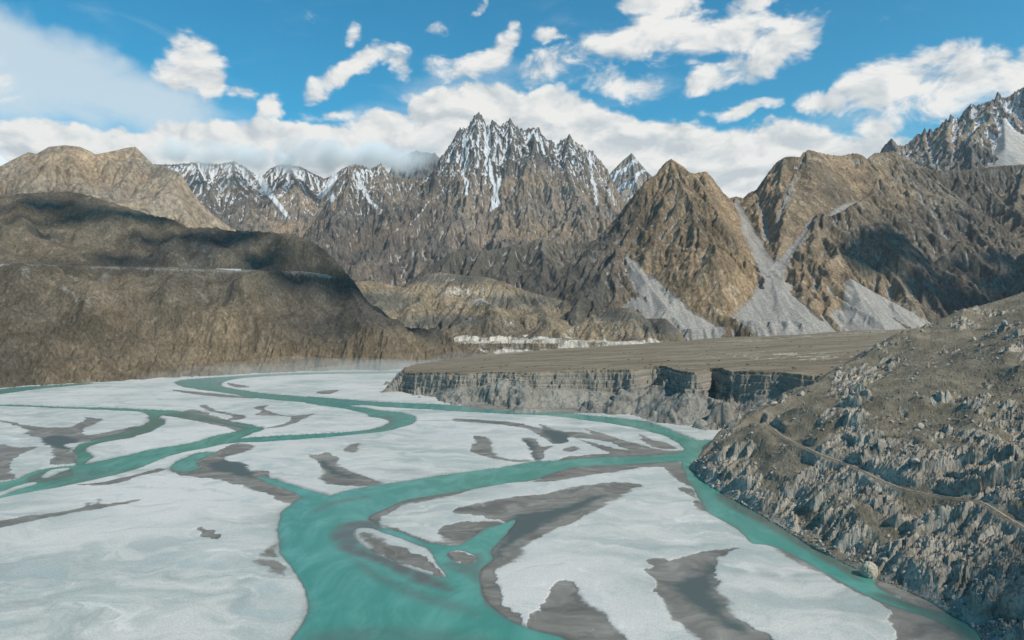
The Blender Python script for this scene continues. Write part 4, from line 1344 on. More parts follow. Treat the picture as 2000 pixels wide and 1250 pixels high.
print('left hill', time.time() - T0)

# middle hills ----------------------------------------------------------------
MSK = [(640, 590), (690, 552), (720, 548), (760, 556), (790, 562), (812, 548), (835, 535), (860, 532), (905, 538), (950, 541), (985, 551), (1010, 562), (1040, 572), (1070, 580), (1110, 590), (1150, 596), (1190, 602), (1230, 601), (1250, 612), (1262, 622), (1300, 622), (1320, 640), (1345, 668), (1370, 690)]
MD = [(640, 3400), (850, 3500), (1000, 3300), (1150, 3050), (1230, 2850), (1370, 2650)]
mc_ = [(x, y, np.interp(x, [q[0] for q in MD], [q[1] for q in MD])) for x, y in MSK]
mspurs = [[(860, 533, 3500), (820, 580, 3200), (790, 620, 2950), (770, 650, 2850)], [(905, 540, 3480), (930, 575, 3200), (950, 590, 3050), (965, 598, 2980), (985, 630, 2850), (960, 655, 2780)], [(965, 598, 2980), (935, 640, 2830)],
          [(1040, 575, 3250), (1060, 600, 3000), (1075, 625, 2850), (1100, 660, 2700)], [(1150, 598, 3050), (1160, 625, 2850), (1190, 660, 2680)], [(1230, 603, 2850), (1240, 640, 2700), (1250, 670, 2600)],
          [(1262, 625, 2800), (1300, 650, 2700)], [(860, 533, 3500), (880, 575, 3250)], [(700, 552, 3400), (740, 590, 3150), (760, 620, 3000)]]
WHITE = L3([(780, 665, 2720), (850, 668, 2700), (920, 668, 2680), (1000, 666, 2660), (1080, 662, 2620), (1150, 668, 2580), (1220, 668, 2560), (1290, 672, 2540)])


def mscree(X, Y, Z, sl, c, c2, px, py):
    n = fbm(X, Y, 70, 5, 17, 0.6)
    w_ = np.interp(px, [780, 830, 1060, 1120, 1290, 1310], [0, 1, 1, .9, .9, 0])
    top = np.interp(px, [780, 1060, 1120, 1290], [655, 655, 662, 662])
    band = sstep(py + 7 * n, top, top + 4) * w_
    band = np.maximum(band, 0)
    for (cx, cy, rx, ry, rot, st) in [(900, 572, 55, 12, 0.0, .75), (930, 590, 50, 12, -.3, .6), (985, 632, 24, 16, .6, .45), (1110, 660, 30, 34, .7, .5), (790, 640, 40, 10, .7, .6), (1200, 650, 60, 24, .2, .35), (1080, 610, 22, 18, .4, .3), (880, 545, 30, 6, 0, .4)]:
        dx_, dy_ = px - cx, py - cy
        a_ = dx_ * math.cos(rot) + dy_ * math.sin(rot)
        b_ = -dx_ * math.sin(rot) + dy_ * math.cos(rot)
        band = np.maximum(band, 1.0 * st * np.clip(1.3 - np.hypot(a_ / rx, b_ / ry) + 0.6 * n, 0, 1))
    gaps = np.where(px < 1090, (np.abs(py - 677 + 3 * n) < 6) * 0.6, 0)
    return np.clip(band * (0.75 + 0.8 * n) - gaps, 0, 1)


m_rockM = rock_mat("hummock_earth", (0.135, 0.113, 0.080), (0.225, 0.188, 0.133), (0.36, 0.325, 0.26), (0.56, 0.51, 0.43), 80, light_amt=0.5)


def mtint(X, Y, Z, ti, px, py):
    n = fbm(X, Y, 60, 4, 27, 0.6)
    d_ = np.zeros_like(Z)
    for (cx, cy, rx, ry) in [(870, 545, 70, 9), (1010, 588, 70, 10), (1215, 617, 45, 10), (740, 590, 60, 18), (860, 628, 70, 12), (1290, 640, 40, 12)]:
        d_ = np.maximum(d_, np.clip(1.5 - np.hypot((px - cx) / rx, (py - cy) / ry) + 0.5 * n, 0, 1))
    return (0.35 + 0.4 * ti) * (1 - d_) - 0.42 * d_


def mpost(X, Y, Z):
    # a bluff along the near foot of the hummocks
    d, z = pdist(WHITE, X, Y)
    yl = np.interp(X, WHITE[:, 0], WHITE[:, 1])
    front = yl - Y
    bl = np.where(front > 0, z - front * 1.1 + 5 * fbm(X, Y, 30, 4, 19) + 8 * (ridged(X, Y * .5, 40, 3, 18) - .5), -50)
    plate = z + 3 * fbm(X, Y, 80, 3, 7)
    m = (X > WHITE[0, 0] - 100) & (X < WHITE[-1, 0] + 60)
    Z = np.where((front <= 0) & (front > -220) & m, np.maximum(Z, plate), Z)
    Z = np.where((front > 0) & m, np.where(front < 60, np.maximum(np.minimum(Z, z + 60), bl), Z), Z)
    return Z


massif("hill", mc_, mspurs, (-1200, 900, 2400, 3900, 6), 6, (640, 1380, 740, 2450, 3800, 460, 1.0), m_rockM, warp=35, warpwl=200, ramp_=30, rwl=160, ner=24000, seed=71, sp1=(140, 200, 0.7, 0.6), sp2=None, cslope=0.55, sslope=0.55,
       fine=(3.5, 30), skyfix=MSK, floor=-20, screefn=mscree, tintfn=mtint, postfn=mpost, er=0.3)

# ---------------------------------------------------------------- river terrace
TP = (92.5, 0.05, -0.021)


def topz(x, y):
    return TP[0] + TP[1] * x + TP[2] * y


def onplane(px, py):
    r = ray(px, py)
    t = (TP[0] - H) / (r[2] - TP[1] * r[0] - TP[2] * r[1])
    return r[0] * t, r[1] * t


edge_px = [(786, 724), (800, 727), (850, 728), (900, 729), (960, 728), (1010, 728), (1060, 727), (1110, 724), (1160, 722), (1215, 720), (1236, 720), (1252, 716), (1275, 714), (1300, 715), (1312, 719), (1330, 723),
           (1352, 726), (1372, 724), (1386, 719), (1410, 721), (1424, 725), (1450, 726), (1490, 727), (1530, 728), (1580, 731), (1640, 733), (1760, 740), (2000, 760)]
ep = np.array([onplane(*q) for q in edge_px])
tedge = smooth_open(np.column_stack([ep, np.zeros(len(ep))]), 3)[:, :2]
tpoly = np.vstack([tedge, [[3500, 1400], [5200, 3300], [1600, 3000], [800, 2720], [200, 2480], [-120, 2330]], [onplane(806, 712.5)], [onplane(792, 717)]])
ucol = np.linspace(730, 2130, 1500)
s_off = np.concatenate([np.linspace(-260, -100, 40), np.linspace(-98, 26, 300), np.linspace(30, 200, 45), np.linspace(215, 1750, 90)])
ue = tedge[:, 0] / tedge[:, 1] * F + 1000
yed = np.interp(ucol, ue, tedge[:, 1])
yed = ksm(yed, 25)
TY = (yed[None, :] + s_off[:, None]).astype(np.float32)
TX = ((ucol - 1000) / F)[None, :].astype(np.float32) * TY
fl = fbm(TX, TY, 60, 5, 101, 0.6) * 15 + (ridged(TX, TY, 20, 3, 103) - 0.5) * 3.5
sdT = sdist(tpoly, TX + 0.5 * fl, TY + fl, 300)
tz = topz(TX, TY) + 2.4 * fbm(TX * 0.5, TY, 60, 5, 105, 0.6) + 2.5 * fbm(TX, TY, 260, 3, 107)
dn_ = np.clip(-sdT, 0, 400)
cliffh = 0.50 + 0.22 * fbm(TX, TY, 130, 3, 109)
cliffh = cliffh + (0.96 - cliffh) * (1 - sstep(TX / TY * F + 1000, 805, 900))
# steep layered face, then a debris apron
face = dn_ / 20.0
led = face + 0.10 * np.sin(face * 2 * np.pi * 3.0)
slump = sstep(fbm(TX * 0.8, TY * 0.8, 75, 4, 123, 0.6), 0.0, 0.5)
led = led * (1 - 0.62 * slump) 
zface = tz * (1 - cliffh * np.clip(led, 0, 1))
apron = tz * (1 - cliffh * np.clip(1 - 0.62 * slump, 0, 1)) - (dn_ - 20.0) * 0.60 + 1.5 * fbm(TX, TY, 22, 4, 111)
tipk = sstep(TX / TY * F + 1000, 800, 900)
apron = np.maximum(apron, -8 + tipk * 10 + 6 * tipk * np.exp(-(dn_ - 40) / 35.) - np.clip(dn_ - 60, 0, 400) * 0.06)
Zt = np.where(dn_ > 20.0, np.minimum(apron, zface), np.where(dn_ > 0, zface, tz))
Zt = Zt + (fbm(TX, TY, 7, 3, 113) * 1.0) * (dn_ > 0)
far_edge = sdT > 0
m_ter, N = new_mat("terrace_gravel")
p = pos(N)
sepz = N.n('ShaderNodeSeparateXYZ', i_0=p)
b1 = N.noise(N.scale(p, (0.3, 1, 1)), 1 / 30., 7, 0.6, 0.8)
b2 = N.noise(p, 1 / 5., 6, 0.65)
topc = N.mix(N.ramp(b1, 0.35, 0.65), (0.175, 0.142, 0.098), (0.235, 0.198, 0.145))
b3 = N.noise(N.scale(p, (0.16, 1, 1)), 1 / 60., 8, 0.66, 0.4)
topc = N.mix(1.0, topc, N.mix(N.ramp(b3, 0.34, 0.66), (0.76, 0.76, 0.76), (1.18, 1.17, 1.15)), 'MULTIPLY')
topc = N.mix(N.math('MULTIPLY', N.ramp(b2, 0.60, 0.70), 0.6), topc, (0.36, 0.32, 0.25))
topc = N.mix(N.attr('strip'), topc, (0.42, 0.38, 0.30))
lay = N.noise(N.scale(p, (0.012, 0.012, 1.0)), 1 / 2.6, 5, 0.7)
facec = N.mix(N.ramp(lay, 0.38, 0.62), (0.17, 0.15, 0.118), (0.30, 0.268, 0.215))
facec = N.mix(N.ramp(b2, 0.4, 0.7), facec, (0.22, 0.21, 0.19))
apc = N.mix(N.ramp(b1, 0.35, 0.65), (0.165, 0.155, 0.132), (0.265, 0.25, 0.215))
apc = N.mix(N.ramp(b2, 0.56, 0.64), apc, (0.15, 0.15, 0.14))
c = N.mix(N.attr('face'), topc, facec)
c = N.mix(N.attr('apron'), c, apc)
finish(N, c, 0.95, b2, 0.1, 2.5, 1.0)
stripn = fbm(TX * 0.25, TY, 22, 4, 117) 
pxT = TX / TY * F + 1000
strip = sstep(stripn, 0.22, 0.42) * sstep(pxT, 1250, 1500) * (1 - sstep(np.abs(sdT - 330), 60, 160))
grid_mesh("terrace", TX, TY, Zt, m_ter, dict(face=sstep(dn_, 0, 3), apron=sstep(dn_ + 5 * fbm(TX, TY, 15, 3, 119), 19, 28), strip=strip), keep=(Zt > -3) & (sdT > -295))
print('terrace', time.time() - T0)

# ---------------------------------------------------------------- near rocky hill
nsh_px = [(1349, 914), (1352, 922), (1372, 940), (1400, 958), (1440, 985), (1480, 1005), (1520, 1030), (1560, 1052), (1600, 1076), (1640, 1096), (1700, 1128), (1780, 1160), (1850, 1196), (1900, 1232), (1960, 1330), (2080, 1500)]
front = [(*G(*q), 0) for q in nsh_px]
back = [(520, 1330, 60), (470, 1230, 40), (400, 1120, 15), (340, 1030, 2), (295, 960, 0), (250, 905, 0)]
nsh = smooth_open([(1600, 1700, 100), (900, 1500, 90)] + back + front + [(330, 150, 0), (360, -60, 0)], 3)
NSK = [(1349, 913), (1362, 903), (1380, 888), (1400, 872), (1412, 858), (1425, 842), (1440, 824), (1455, 812), (1470, 810), (1480, 800), (1500, 790), (1530, 778), (1560, 764), (1600, 742), (1640, 718), (1680, 690), (1720, 668), (1750, 652), (1790, 640), (1830, 628), (1860, 612), (1880, 602), (1900, 600), (1940, 590), (2000, 570), (2080, 545), (2180, 520)]
ncr = smooth_open(L3([(1362, 903, 880), (1400, 872, 915), (1440, 830, 940), (1480, 803, 965), (1530, 780, 990), (1600, 743, 1020), (1680, 694, 1050), (1750, 655, 1070), (1830, 628, 1090), (1900, 602, 1100), (2000, 572, 1120), (2100, 540, 1130)]).tolist()
                  + [[1000, 950, 262], [960, 700, 285], [880, 400, 290], [850, 0, 290], [850, -200, 290]], 2)
NX, NY = proj_grid(1325, 2700, 1250, 270 * (1500 / 270.) ** np.linspace(0, 1, 900))


def nprof(t):
    return np.power(np.clip(t, 0, 1), 0.72)


nw = fbm(NX, NY, 90, 5, 121) * 10
nw2 = fbm(NX, NY, 70, 4, 127) * 7
zf, zb, side, dsN, dcN, tN = two_curve(nsh, ncr, NX + nw, NY + nw2, nprof, 0.5)
npoly = np.vstack([nsh[:, :2], [[2500, -60], [2500, 1700]]])
inN = sdist(npoly, NX + nw * 0.6, NY + nw2 * 0.6, 400)
z1 = np.interp(dsN, [0, 40, 120, 2000], [0, 32, 76, 860])
_, zcN = pdist(ncr, NX, NY)
bl_ = sstep(tN, 0.45, 1.0)
zf = z1 * (1 - bl_) + zcN * bl_
zback = zcN - 0.45 * dcN
zf = np.where(side > 0, np.maximum(zback, np.minimum(z1, zback)), zf)
NZ = np.where(inN < 0, np.maximum(-5 + inN * 0.5, -30), zf)
# broken ground: outcrop belts alternating with debris slopes
oc = 1.15 * fbm(NX * 1.0, NY * 0.6, 70, 5, 131, 0.6) + 0.42 * (1 - sstep(tN, 0.10, 0.45)) - 0.06 - 0.12 * sstep(tN, 0.55, 0.9)
outc = sstep(oc, -0.04, 0.26)
base_in = sstep(inN, 0, 14)
# slabs and steps of rock: each step has a steep broken face towards the valley mouth and a gentle back


def hashc(i, j, k=0):
    return PERM[(PERM[(i & 255)] + j + 37 * k) & 255] / 255.0


def steps_(L_, A_, cw, seed, lean):
    wa = fbm(NX, NY, L_ * 3.0, 4, seed) * L_ * 0.9
    q = NY * 1.0 + lean * NX + wa
    cxn = NX * 1.0 - 0.25 * NY + fbm(NX, NY, cw * 2.5, 3, seed + 3) * cw * 1.1
    ci = np.floor(cxn / cw).astype(np.int32)
    q = q + L_ * 0.45 * (hashc(ci, 3 * seed) - 0.5)
    f = q / L_
    fi = np.floor(f)
    f = f - fi
    amp = 0.45 + 0.9 * hashc(ci, fi.astype(np.int32) & 255, seed)
    rise = sstep(f, 0.0, 0.16)
    prof = rise * (1 - (f - 0.16) / 0.84 * (f > 0.16)) - 0.45
    return A_ * amp * prof


r3 = ridged(NX, NY * 0.6, 5.0, 3, 147, 0.6) - 0.4
rock_h = steps_(46.0, 9.5, 24.0, 1, 0.30) * (0.4 + 0.9 * sstep(fbm(NX, NY, 60, 3, 171), -0.3, 0.4)) + steps_(17.0, 4.6, 8.5, 2, -0.35) * (0.3 + 1.0 * sstep(fbm(NX, NY, 30, 3, 172), -0.3, 0.4)) + steps_(6.5, 2.0, 3.6, 3, 0.45) + steps_(2.9, 0.8, 1.9, 4, -0.2) + 0.8 * r3 + fbm(NX, NY, 11, 4, 173, .6) * 2.2
big = fbm(NX, NY, 120, 3, 151) * 8 + (ridged(NX + NY * .4, NY * 0.5, 90, 3, 152) - 0.4) * 10 * (1 - sstep(tN, 0.4, 0.8))
NZ = NZ + base_in * (outc * rock_h + (1 - outc) * (fbm(NX, NY, 24, 4, 149) * 1.8 + r3 * 0.4) + big)
# scattered rubble
rub = np.clip(perlin(NX / 2.4, NY / 2.4, 157) - 0.42, 0, 1) * 3.5
NZ = NZ + rub * base_in
# skyline match
upx = NX[0] / NY[0] * F + 1000
cur = np.where(NY > 800, (NZ - H) / NY, -9)
im = cur.argmax(0)
yr = NY[im, np.arange(NX.shape[1])]
dz = ((600 - np.interp(upx, [q[0] for q in NSK], [q[1] for q in NSK])) / F - cur.max(0)) * yr
dz = np.clip(np.where((upx > 1352), dz, 0), -40, 40)
yr = ksm(yr, 61)
dz = ksm(dz, 21)
NZ = NZ + dz[None, :] * np.exp(-((NY - yr[None, :]) / 90.) ** 2) * sstep(inN, 0, 20)
NPATH = [(1492, 800), (1502, 812), (1500, 826), (1512, 838), (1530, 852), (1552, 864), (1575, 874), (1600, 886), (1650, 904), (1680, 916), (1705, 930), (1740, 946), (1775, 957), (1830, 967), (1880, 974), (1915, 980), (1940, 992), (1965, 1008), (1985, 1020), (2002, 1030), (2040, 1052), (2090, 1080)]
pp = []
cum = np.array(NPATH, float)
sp_ = smooth_open(cum, 5)
for q in sp_:
    h_ = march(q[0], q[1], NX, NY, NZ)
    if h_ is not None:
        pp.append(h_)
pp = np.array(pp)
print('path pts', len(pp), pp[0], pp[-1])
pp0 = pp.copy()
us = pp[:, 0] / pp[:, 1]
ws = (pp[:, 2] - H) / pp[:, 1]
ysm = ksm(pp[:, 1], 13)
pp[:, 1] = ysm
pp[:, 0] = us * ysm
pp[:, 2] = H + ws * ysm
dP, zP = pdist(pp, NX, NY)
kP = 1 - sstep(dP, 1.6, 9.0)
NZ = NZ * (1 - kP) + (zP - 0.05) * kP
nyn = normals(NX, NY, NZ)
mo_rock = outc * sstep(1 - nyn[2], 0.10, 0.30) + 0.6 * sstep(1 - nyn[2], 0.35, 0.5)
m_near, N = new_mat("near_rock")
p = pos(N)
c1 = N.noise(p, 1 / 22., 8, 0.62, 0.6)
c2 = N.noise(N.scale(p, (1.6, 0.8, 0.35)), 1 / 2.2, 8, 0.7, 0.5)
c3 = N.noise(p, 1 / 0.8, 6, 0.75)
rock = N.mix(N.ramp(c1, 0.35, 0.65), (0.275, 0.248, 0.200), (0.50, 0.45, 0.37))
rock = N.mix(N.ramp(c2, 0.34, 0.52, 1, 0), rock, (0.15, 0.14, 0.12))
rock = N.mix(N.math('MULTIPLY', N.ramp(c2, 0.58, 0.72), 0.7), rock, (0.64, 0.59, 0.50))
soil = N.mix(N.ramp(c1, 0.35, 0.65), (0.165, 0.142, 0.102), (0.25, 0.216, 0.158))
soil = N.mix(1.0, soil, N.mix(N.ramp(c3, 0.3, 0.7), (0.7, 0.7, 0.7), (1.35, 1.33, 1.3)), 'MULTIPLY')
c4 = N.n('ShaderNodeTexVoronoi', i_Vector=p)
c4.inputs['Scale'].default_value = 0.55
soil = N.mix(N.ramp(c4.outputs['Distance'], 0.16, 0.22, 0.55, 0.0), soil, (0.40, 0.38, 0.33))
c = N.mix(N.ramp(N.math('ADD', N.attr('rock'), N.math('MULTIPLY', N.math('SUBTRACT', c3, 0.5), 0.6)), 0.3, 0.6), soil, rock)
bh = N.math('ADD', N.math('MULTIPLY', c2, 1.6), N.math('MULTIPLY', c3, 0.6))
finish(N, c, 0.93, bh, 0.15, 1.3, 1.0)
grid_mesh("hillside", NX, NY, NZ, m_near, dict(rock=np.clip(mo_rock, 0, 1)), keep=NZ > -4)
print('near hill', time.time() - T0)


# ---------------------------------------------------------------- strips: paths, roads, walls
def strip_mesh(name, line, offs, mat, kind=None, closed_profile=False, jitter=0.0):
    """sweep a profile (offset across, dz) along a 3-D line"""
    line = np.asarray(line, float)
    d = np.gradient(line[:, :2], axis=0)
    d /= np.linalg.norm(d, axis=1)[:, None] + 1e-9
    nrm = np.stack([d[:, 1], -d[:, 0]], -1)
    r = np.random.RandomState(3)
    vs = []
    for i in range(len(line)):
        for (o_, dz_) in offs:
            j = r.randn(3) * jitter
            vs.append((line[i, 0] + nrm[i, 0] * o_ + j[0], line[i, 1] + nrm[i, 1] * o_ + j[1], line[i, 2] + dz_ + j[2]))
    k = len(offs)
    fs = []
    for i in range(len(line) - 1):
        for j in range(k if closed_profile else k - 1):
            a = i * k + j
            b = i * k + (j + 1) % k
            fs.append((a, b, b + k, a + k))
    if closed_profile:
        fs.append(tuple(range(k)))
        fs.append(tuple(range((len(line) - 1) * k + k - 1, (len(line) - 1) * k - 1, -1)))
    me = D_.meshes.new(name)
    me.from_pydata(vs, [], fs)
    me.materials.append(mat)
    o = D_.objects.new(name, me)
    COL.objects.link(o)
    if kind:
        o['kind'] = kind
    return o


m_path, N = new_mat("trodden_earth")
p = pos(N)
finish(N, N.mix(N.ramp(N.noise(p, 1 / 3., 6, 0.6), 0.35, 0.65), (0.24, 0.215, 0.17), (0.33, 0.30, 0.24)), 0.95)
m_wall, N = new_mat("dry_stone")
p = pos(N)
finish(N, N.mix(N.ramp(N.noise(p, 1 / 1.2, 6, 0.7), 0.35, 0.65), (0.13, 0.13, 0.12), (0.30, 0.29, 0.27)), 0.95, N.noise(p, 1.2, 4, 0.7), 0.1, 0.4)


def resample(line, step):
    d = np.r_[0, np.cumsum(np.linalg.norm(np.diff(line, axis=0), axis=1))]
    s = np.arange(0, d[-1], step)
    return np.column_stack([np.interp(s, d, line[:, i]) for i in range(3)])


pline = resample(pp, 3.0)
strip_mesh("path", pline + [0, 0, 0.12], [(-0.75, -0.5), (-0.7, 0.05), (0, 0.0), (0.7, 0.05), (0.75, -0.5)], m_path, 'structure')
# which side is downhill (towards the river: smaller x)
ow = strip_mesh("retaining_wall", pline[8:], [(0.78, 0.30), (1.3, 0.28), (1.8, -3.0), (0.78, -3.0)], m_wall, None, True, 0.12)
tag(ow, "long low dry stone wall holding up the footpath across the rocky hillside", "retaining wall")

rline = resample(rp, 12.0)
m_road, N = new_mat("gravel_road")
p = pos(N)
finish(N, N.mix(N.ramp(N.noise(p, 1 / 12., 5, 0.6), 0.35, 0.65), (0.25, 0.235, 0.205), (0.34, 0.32, 0.28)), 0.95)
strip_mesh("road", rline + [0, 0, 0.35], [(-5, -2.0), (-4.6, 0.1), (0, 0), (4.6, 0.1), (5, -2.0)], m_road, 'structure')
pxr = rline[:, 0] / rline[:, 1] * F + 1000
seg = rline[(pxr > 425) & (pxr < 475)]
m_conc, N = new_mat("pale_concrete")
finish(N, (0.62, 0.60, 0.55), 0.9)
if len(seg) > 2:
    w2 = strip_mesh("parapet_wall", seg + [0, 0, 0.3], [(5.4, 0.0), (5.4, 2.4), (6.2, 2.4), (6.2, -3.0)], m_conc, None, True)
    tag(w2, "pale straight parapet wall beside the road across the big brown hill", "parapet")


# ---------------------------------------------------------------- boulders
def boulder(name, size, seed, mat, squash=(1, 1, 1), cuts=9):
    r = np.random.RandomState(seed)
    import bmesh
    bm = bmesh.new()
    bmesh.ops.create_icosphere(bm, subdivisions=4, radius=1.0)
    pl_ = []
    for _ in range(cuts):
        n_ = r.randn(3)
        n_ /= np.linalg.norm(n_)
        pl_.append((n_, (0.62 if cuts > 7 else 0.80) + 0.25 * r.rand()))
    for v in bm.verts:
        c_ = np.array(v.co)
        for n_, d_ in pl_:
            k_ = c_ @ n_ - d_
            if k_ > 0:
                c_ = c_ - n_ * k_ * 0.92
        c_ = c_ * (1 + 0.05 * math.sin(c_[0] * 9 + seed) * math.sin(c_[1] * 7) + 0.02 * r.randn())
        v.co = c_ * np.array(squash) * size
    me = D_.meshes.new(name)
    bm.to_mesh(me)
    bm.free()
    me.materials.append(mat)
    o = D_.objects.new(name, me)
    COL.objects.link(o)
    return o


def bmat(name, a, b):
    m, N = new_mat(name)
    p = N.n('ShaderNodeTexCoord').outputs['Object']
    n_ = N.noise(p, 0.6, 8, 0.7)
    finish(N, N.mix(N.ramp(n_, 0.35, 0.65), a, b), 0.9, n_, 0.2, 0.5, 1.0)
    return m


m_bp = bmat("cream_stone", (0.30, 0.265, 0.20), (0.52, 0.47, 0.37))
m_bg = bmat("grey_stone", (0.26, 0.255, 0.235), (0.42, 0.41, 0.38))
m_bt = bmat("tan_stone", (0.42, 0.37, 0.29), (0.56, 0.50, 0.41))
BL = [  # px, py of the foot, size in photo pixels, material, squash, label
    (1697, 1127, 19, m_bp, (0.85, 0.9, 1.05), "large rounded cream boulder at the foot of the rocky hillside beside the channel"),
    (1788, 905, 10, m_bg, (1.3, 0.8, 0.6), "pale flat slab of rock above the footpath on the right hillside"),
    (1565, 772, 6, m_bt, (1, 0.9, 1.0), "small tan boulder on the ridge line in front of the terrace cliff"),
    (1510, 792, 6, m_bt, (1.5, 0.9, 0.6), "low tan rock beside the top bend of the footpath"),
    (1650, 695, 4, m_bt, (1.2, 0.9, 0.7), "small pale rock on the crest below the right massif"),
    (1962, 634, 6, m_bg, (1.1, 0.9, 0.8), "light grey boulder near the skyline at the right edge"),
    (1798, 836, 6, m_bt, (1.2, 1, 0.8), "tan boulder in the middle of the right hillside above the path"),
    (1903, 665, 5, m_bt, (1.2, 1, 0.7), "pale rock on the upper smooth part of the right hillside"),
    (1392, 953, 4, m_bt, (1.0, 1, 0.9), "pinkish tan boulder at the water's edge near the hill's tip"),
    (1640, 722, 4, m_bg, (1.2, 1, 0.8), "small grey boulder on the crest where the terrace meets the hill"),
]
for i, (px, py, sz, mt, sq, lab) in enumerate(BL):
    h_ = march(px, py, NX, NY, NZ)
    if h_ is None or h_[2] < -1:
        g0 = G(px, py)
        h_ = np.array([g0[0], g0[1], 0.5])
    sm_ = sz / F * h_[1]
    o = boulder("boulder", sm_, 11 + i, mt, sq, 7 if i == 0 else 9)
    o.location = (h_[0], h_[1], h_[2] + sm_ * 0.55)
    o.rotation_euler = (0.2 * i, 0.1 * i, i)
    tag(o, lab, "boulder", "boulders on the rocky hillside")

# low dark scrub and stones dotted over the terrace: nobody could count them
rs = np.random.RandomState(15)
bm = None
import bmesh
bm = bmesh.new()
bmesh.ops.create_icosphere(bm, subdivisions=1, radius=1.0)
sv = np.array([v.co[:] for v in bm.verts])
sf = np.array([[v.index for v in f.verts] for f in bm.faces])
bm.free()
vs, fs = [], []
cnt = 0
dens = fbm(TX * 0.5, TY, 70, 4, 211)
for a_, b_ in zip(rs.randint(5, TX.shape[0] - 5, 30000), rs.randint(5, TX.shape[1] - 5, 30000)):
    if sdT[a_, b_] < 12 or sdT[a_, b_] > 900:
        continue
    if rs.rand() > 0.02 + 0.5 * max(0.0, float(dens[a_, b_]) - 0.15):
        continue
    s_ = 0.8 + 1.8 * rs.rand() ** 2
    v_ = sv * (1 + 0.25 * rs.randn(len(sv), 1)) * [s_ * 1.3, s_ * 1.3, s_ * 0.6] + [TX[a_, b_], TY[a_, b_], Zt[a_, b_] + 0.2 * s_]
    fs.append(sf + cnt * len(sv))
    vs.append(v_)
    cnt += 1
me = D_.meshes.new("scrub")
me.from_pydata(np.vstack(vs).tolist(), [], np.vstack(fs).tolist())
me.materials.append(bmat("dry_scrub", (0.055, 0.052, 0.035), (0.11, 0.10, 0.07)))
o = D_.objects.new("scrub", me)
COL.objects.link(o)
tag(o, "low dark scrub dotted over the flat terrace", "scrub", None, "stuff")
print('scrub', cnt)

# loose stones over the hillside: nobody could count them
rs = np.random.RandomState(5)
import bmesh
bm = bmesh.new()
bmesh.ops.create_icosphere(bm, subdivisions=1, radius=1.0)
sv = np.array([v.co[:] for v in bm.verts])
sf = np.array([[v.index for v in f.verts] for f in bm.faces])
bm.free()
vs, fs = [], []
nst = 0
jj = rs.randint(5, NX.shape[0] - 5, 60000)
kk = rs.randint(5, NX.shape[1] - 5, 60000)
for a_, b_ in zip(jj, kk):
    if inN[a_, b_] < 1 or NY[a_, b_] < 330 or kP[a_, b_] > 0.05:
        continue
    pr = 0.10 + 0.5 * float(inN[a_, b_] < 14)
    if rs.rand() > pr:
        continue
    s_ = (0.35 + 1.0 * rs.rand() ** 4) * (0.8 + NY[a_, b_] / 900.)
    Rm = rs.randn(3, 3) * 0.22 + np.eye(3)
    v_ = (sv * (1 + 0.2 * rs.randn(len(sv), 1))) @ Rm * s_
    v_ = v_ * [1, 1, 0.75] + [NX[a_, b_], NY[a_, b_], NZ[a_, b_] + 0.2 * s_]
    fs.append(sf + nst * len(sv))
    vs.append(v_)
    nst += 1
vs = np.vstack(vs)
fs = np.vstack(fs)
me = D_.meshes.new("loose_stones")
me.from_pydata(vs.tolist(), [], fs.tolist())
me.materials.append(bmat("rubble", (0.24, 0.23, 0.20), (0.42, 0.40, 0.36)))
o = D_.objects.new("loose_stones", me)
COL.objects.link(o)
tag(o, "pale broken stones strewn over the right hillside", "stones", None, "stuff")
print('stones', nst, time.time() - T0)


# ---------------------------------------------------------------- unseen clouds placed for their shade
def shade_cloud_mesh(name, blobs, mat, seed, res=2, vox=None):
    """lumpy union of puffs; blobs = [(x, y, z, rx, ry, rz)] in metres"""
    from mathutils import noise as mn
    me_all = bmesh.new()
    for b in blobs:
        r_ = bmesh.ops.create_icosphere(me_all, subdivisions=3, radius=1.0)
        for v in r_['verts']:
            v.co.x = b[0] + v.co.x * b[3]
            v.co.y = b[1] + v.co.y * b[4]
            v.co.z = b[2] + v.co.z * b[5]
    me = D_.meshes.new(name)
    me_all.to_mesh(me)
    me_all.free()
    o = D_.objects.new(name, me)
    COL.objects.link(o)
    rm = o.modifiers.new('remesh', 'REMESH')
    rm.mode = 'VOXEL'
    rm.voxel_size = vox
    rm.use_smooth_shade = True
    dg = bpy.context.evaluated_depsgraph_get()
    me2 = D_.meshes.new_from_object(o.evaluated_get(dg))
    o.modifiers.clear()
    o.data = me2
    n = len(me2.vertices)
    co = np.zeros(n * 3, np.float32)
    nr = np.zeros(n * 3, np.float32)
    me2.vertices.foreach_get('co', co)
    me2.vertices.foreach_get('normal', nr)
    co = co.reshape(-1, 3)
    nr = nr.reshape(-1, 3)
    sc = vox * 5.0
    d = np.zeros(n)
    for o_, (wl, am) in enumerate(((sc * 2.2, 1.0), (sc, 0.55), (sc * 0.45, 0.3))):
        q = co / wl
        d += am * wl * 0.32 * (0.45 - np.abs(perlin(q[:, 0] + q[:, 2] * 0.7, q[:, 1] - q[:, 2] * 0.9, seed + o_)) - 0.6 * np.abs(perlin(q[:, 0] * .6 - q[:, 1], q[:, 2] * 1.3, seed + 9 + o_)))
    co = co + nr * d[:, None]
    me2.vertices.foreach_set('co', co.ravel().astype(np.float32))
    me2.polygons.foreach_set('use_smooth', np.ones(len(me2.polygons), bool))
    me2.materials.clear()
    me2.materials.append(mat)
    me2.update()
    return o


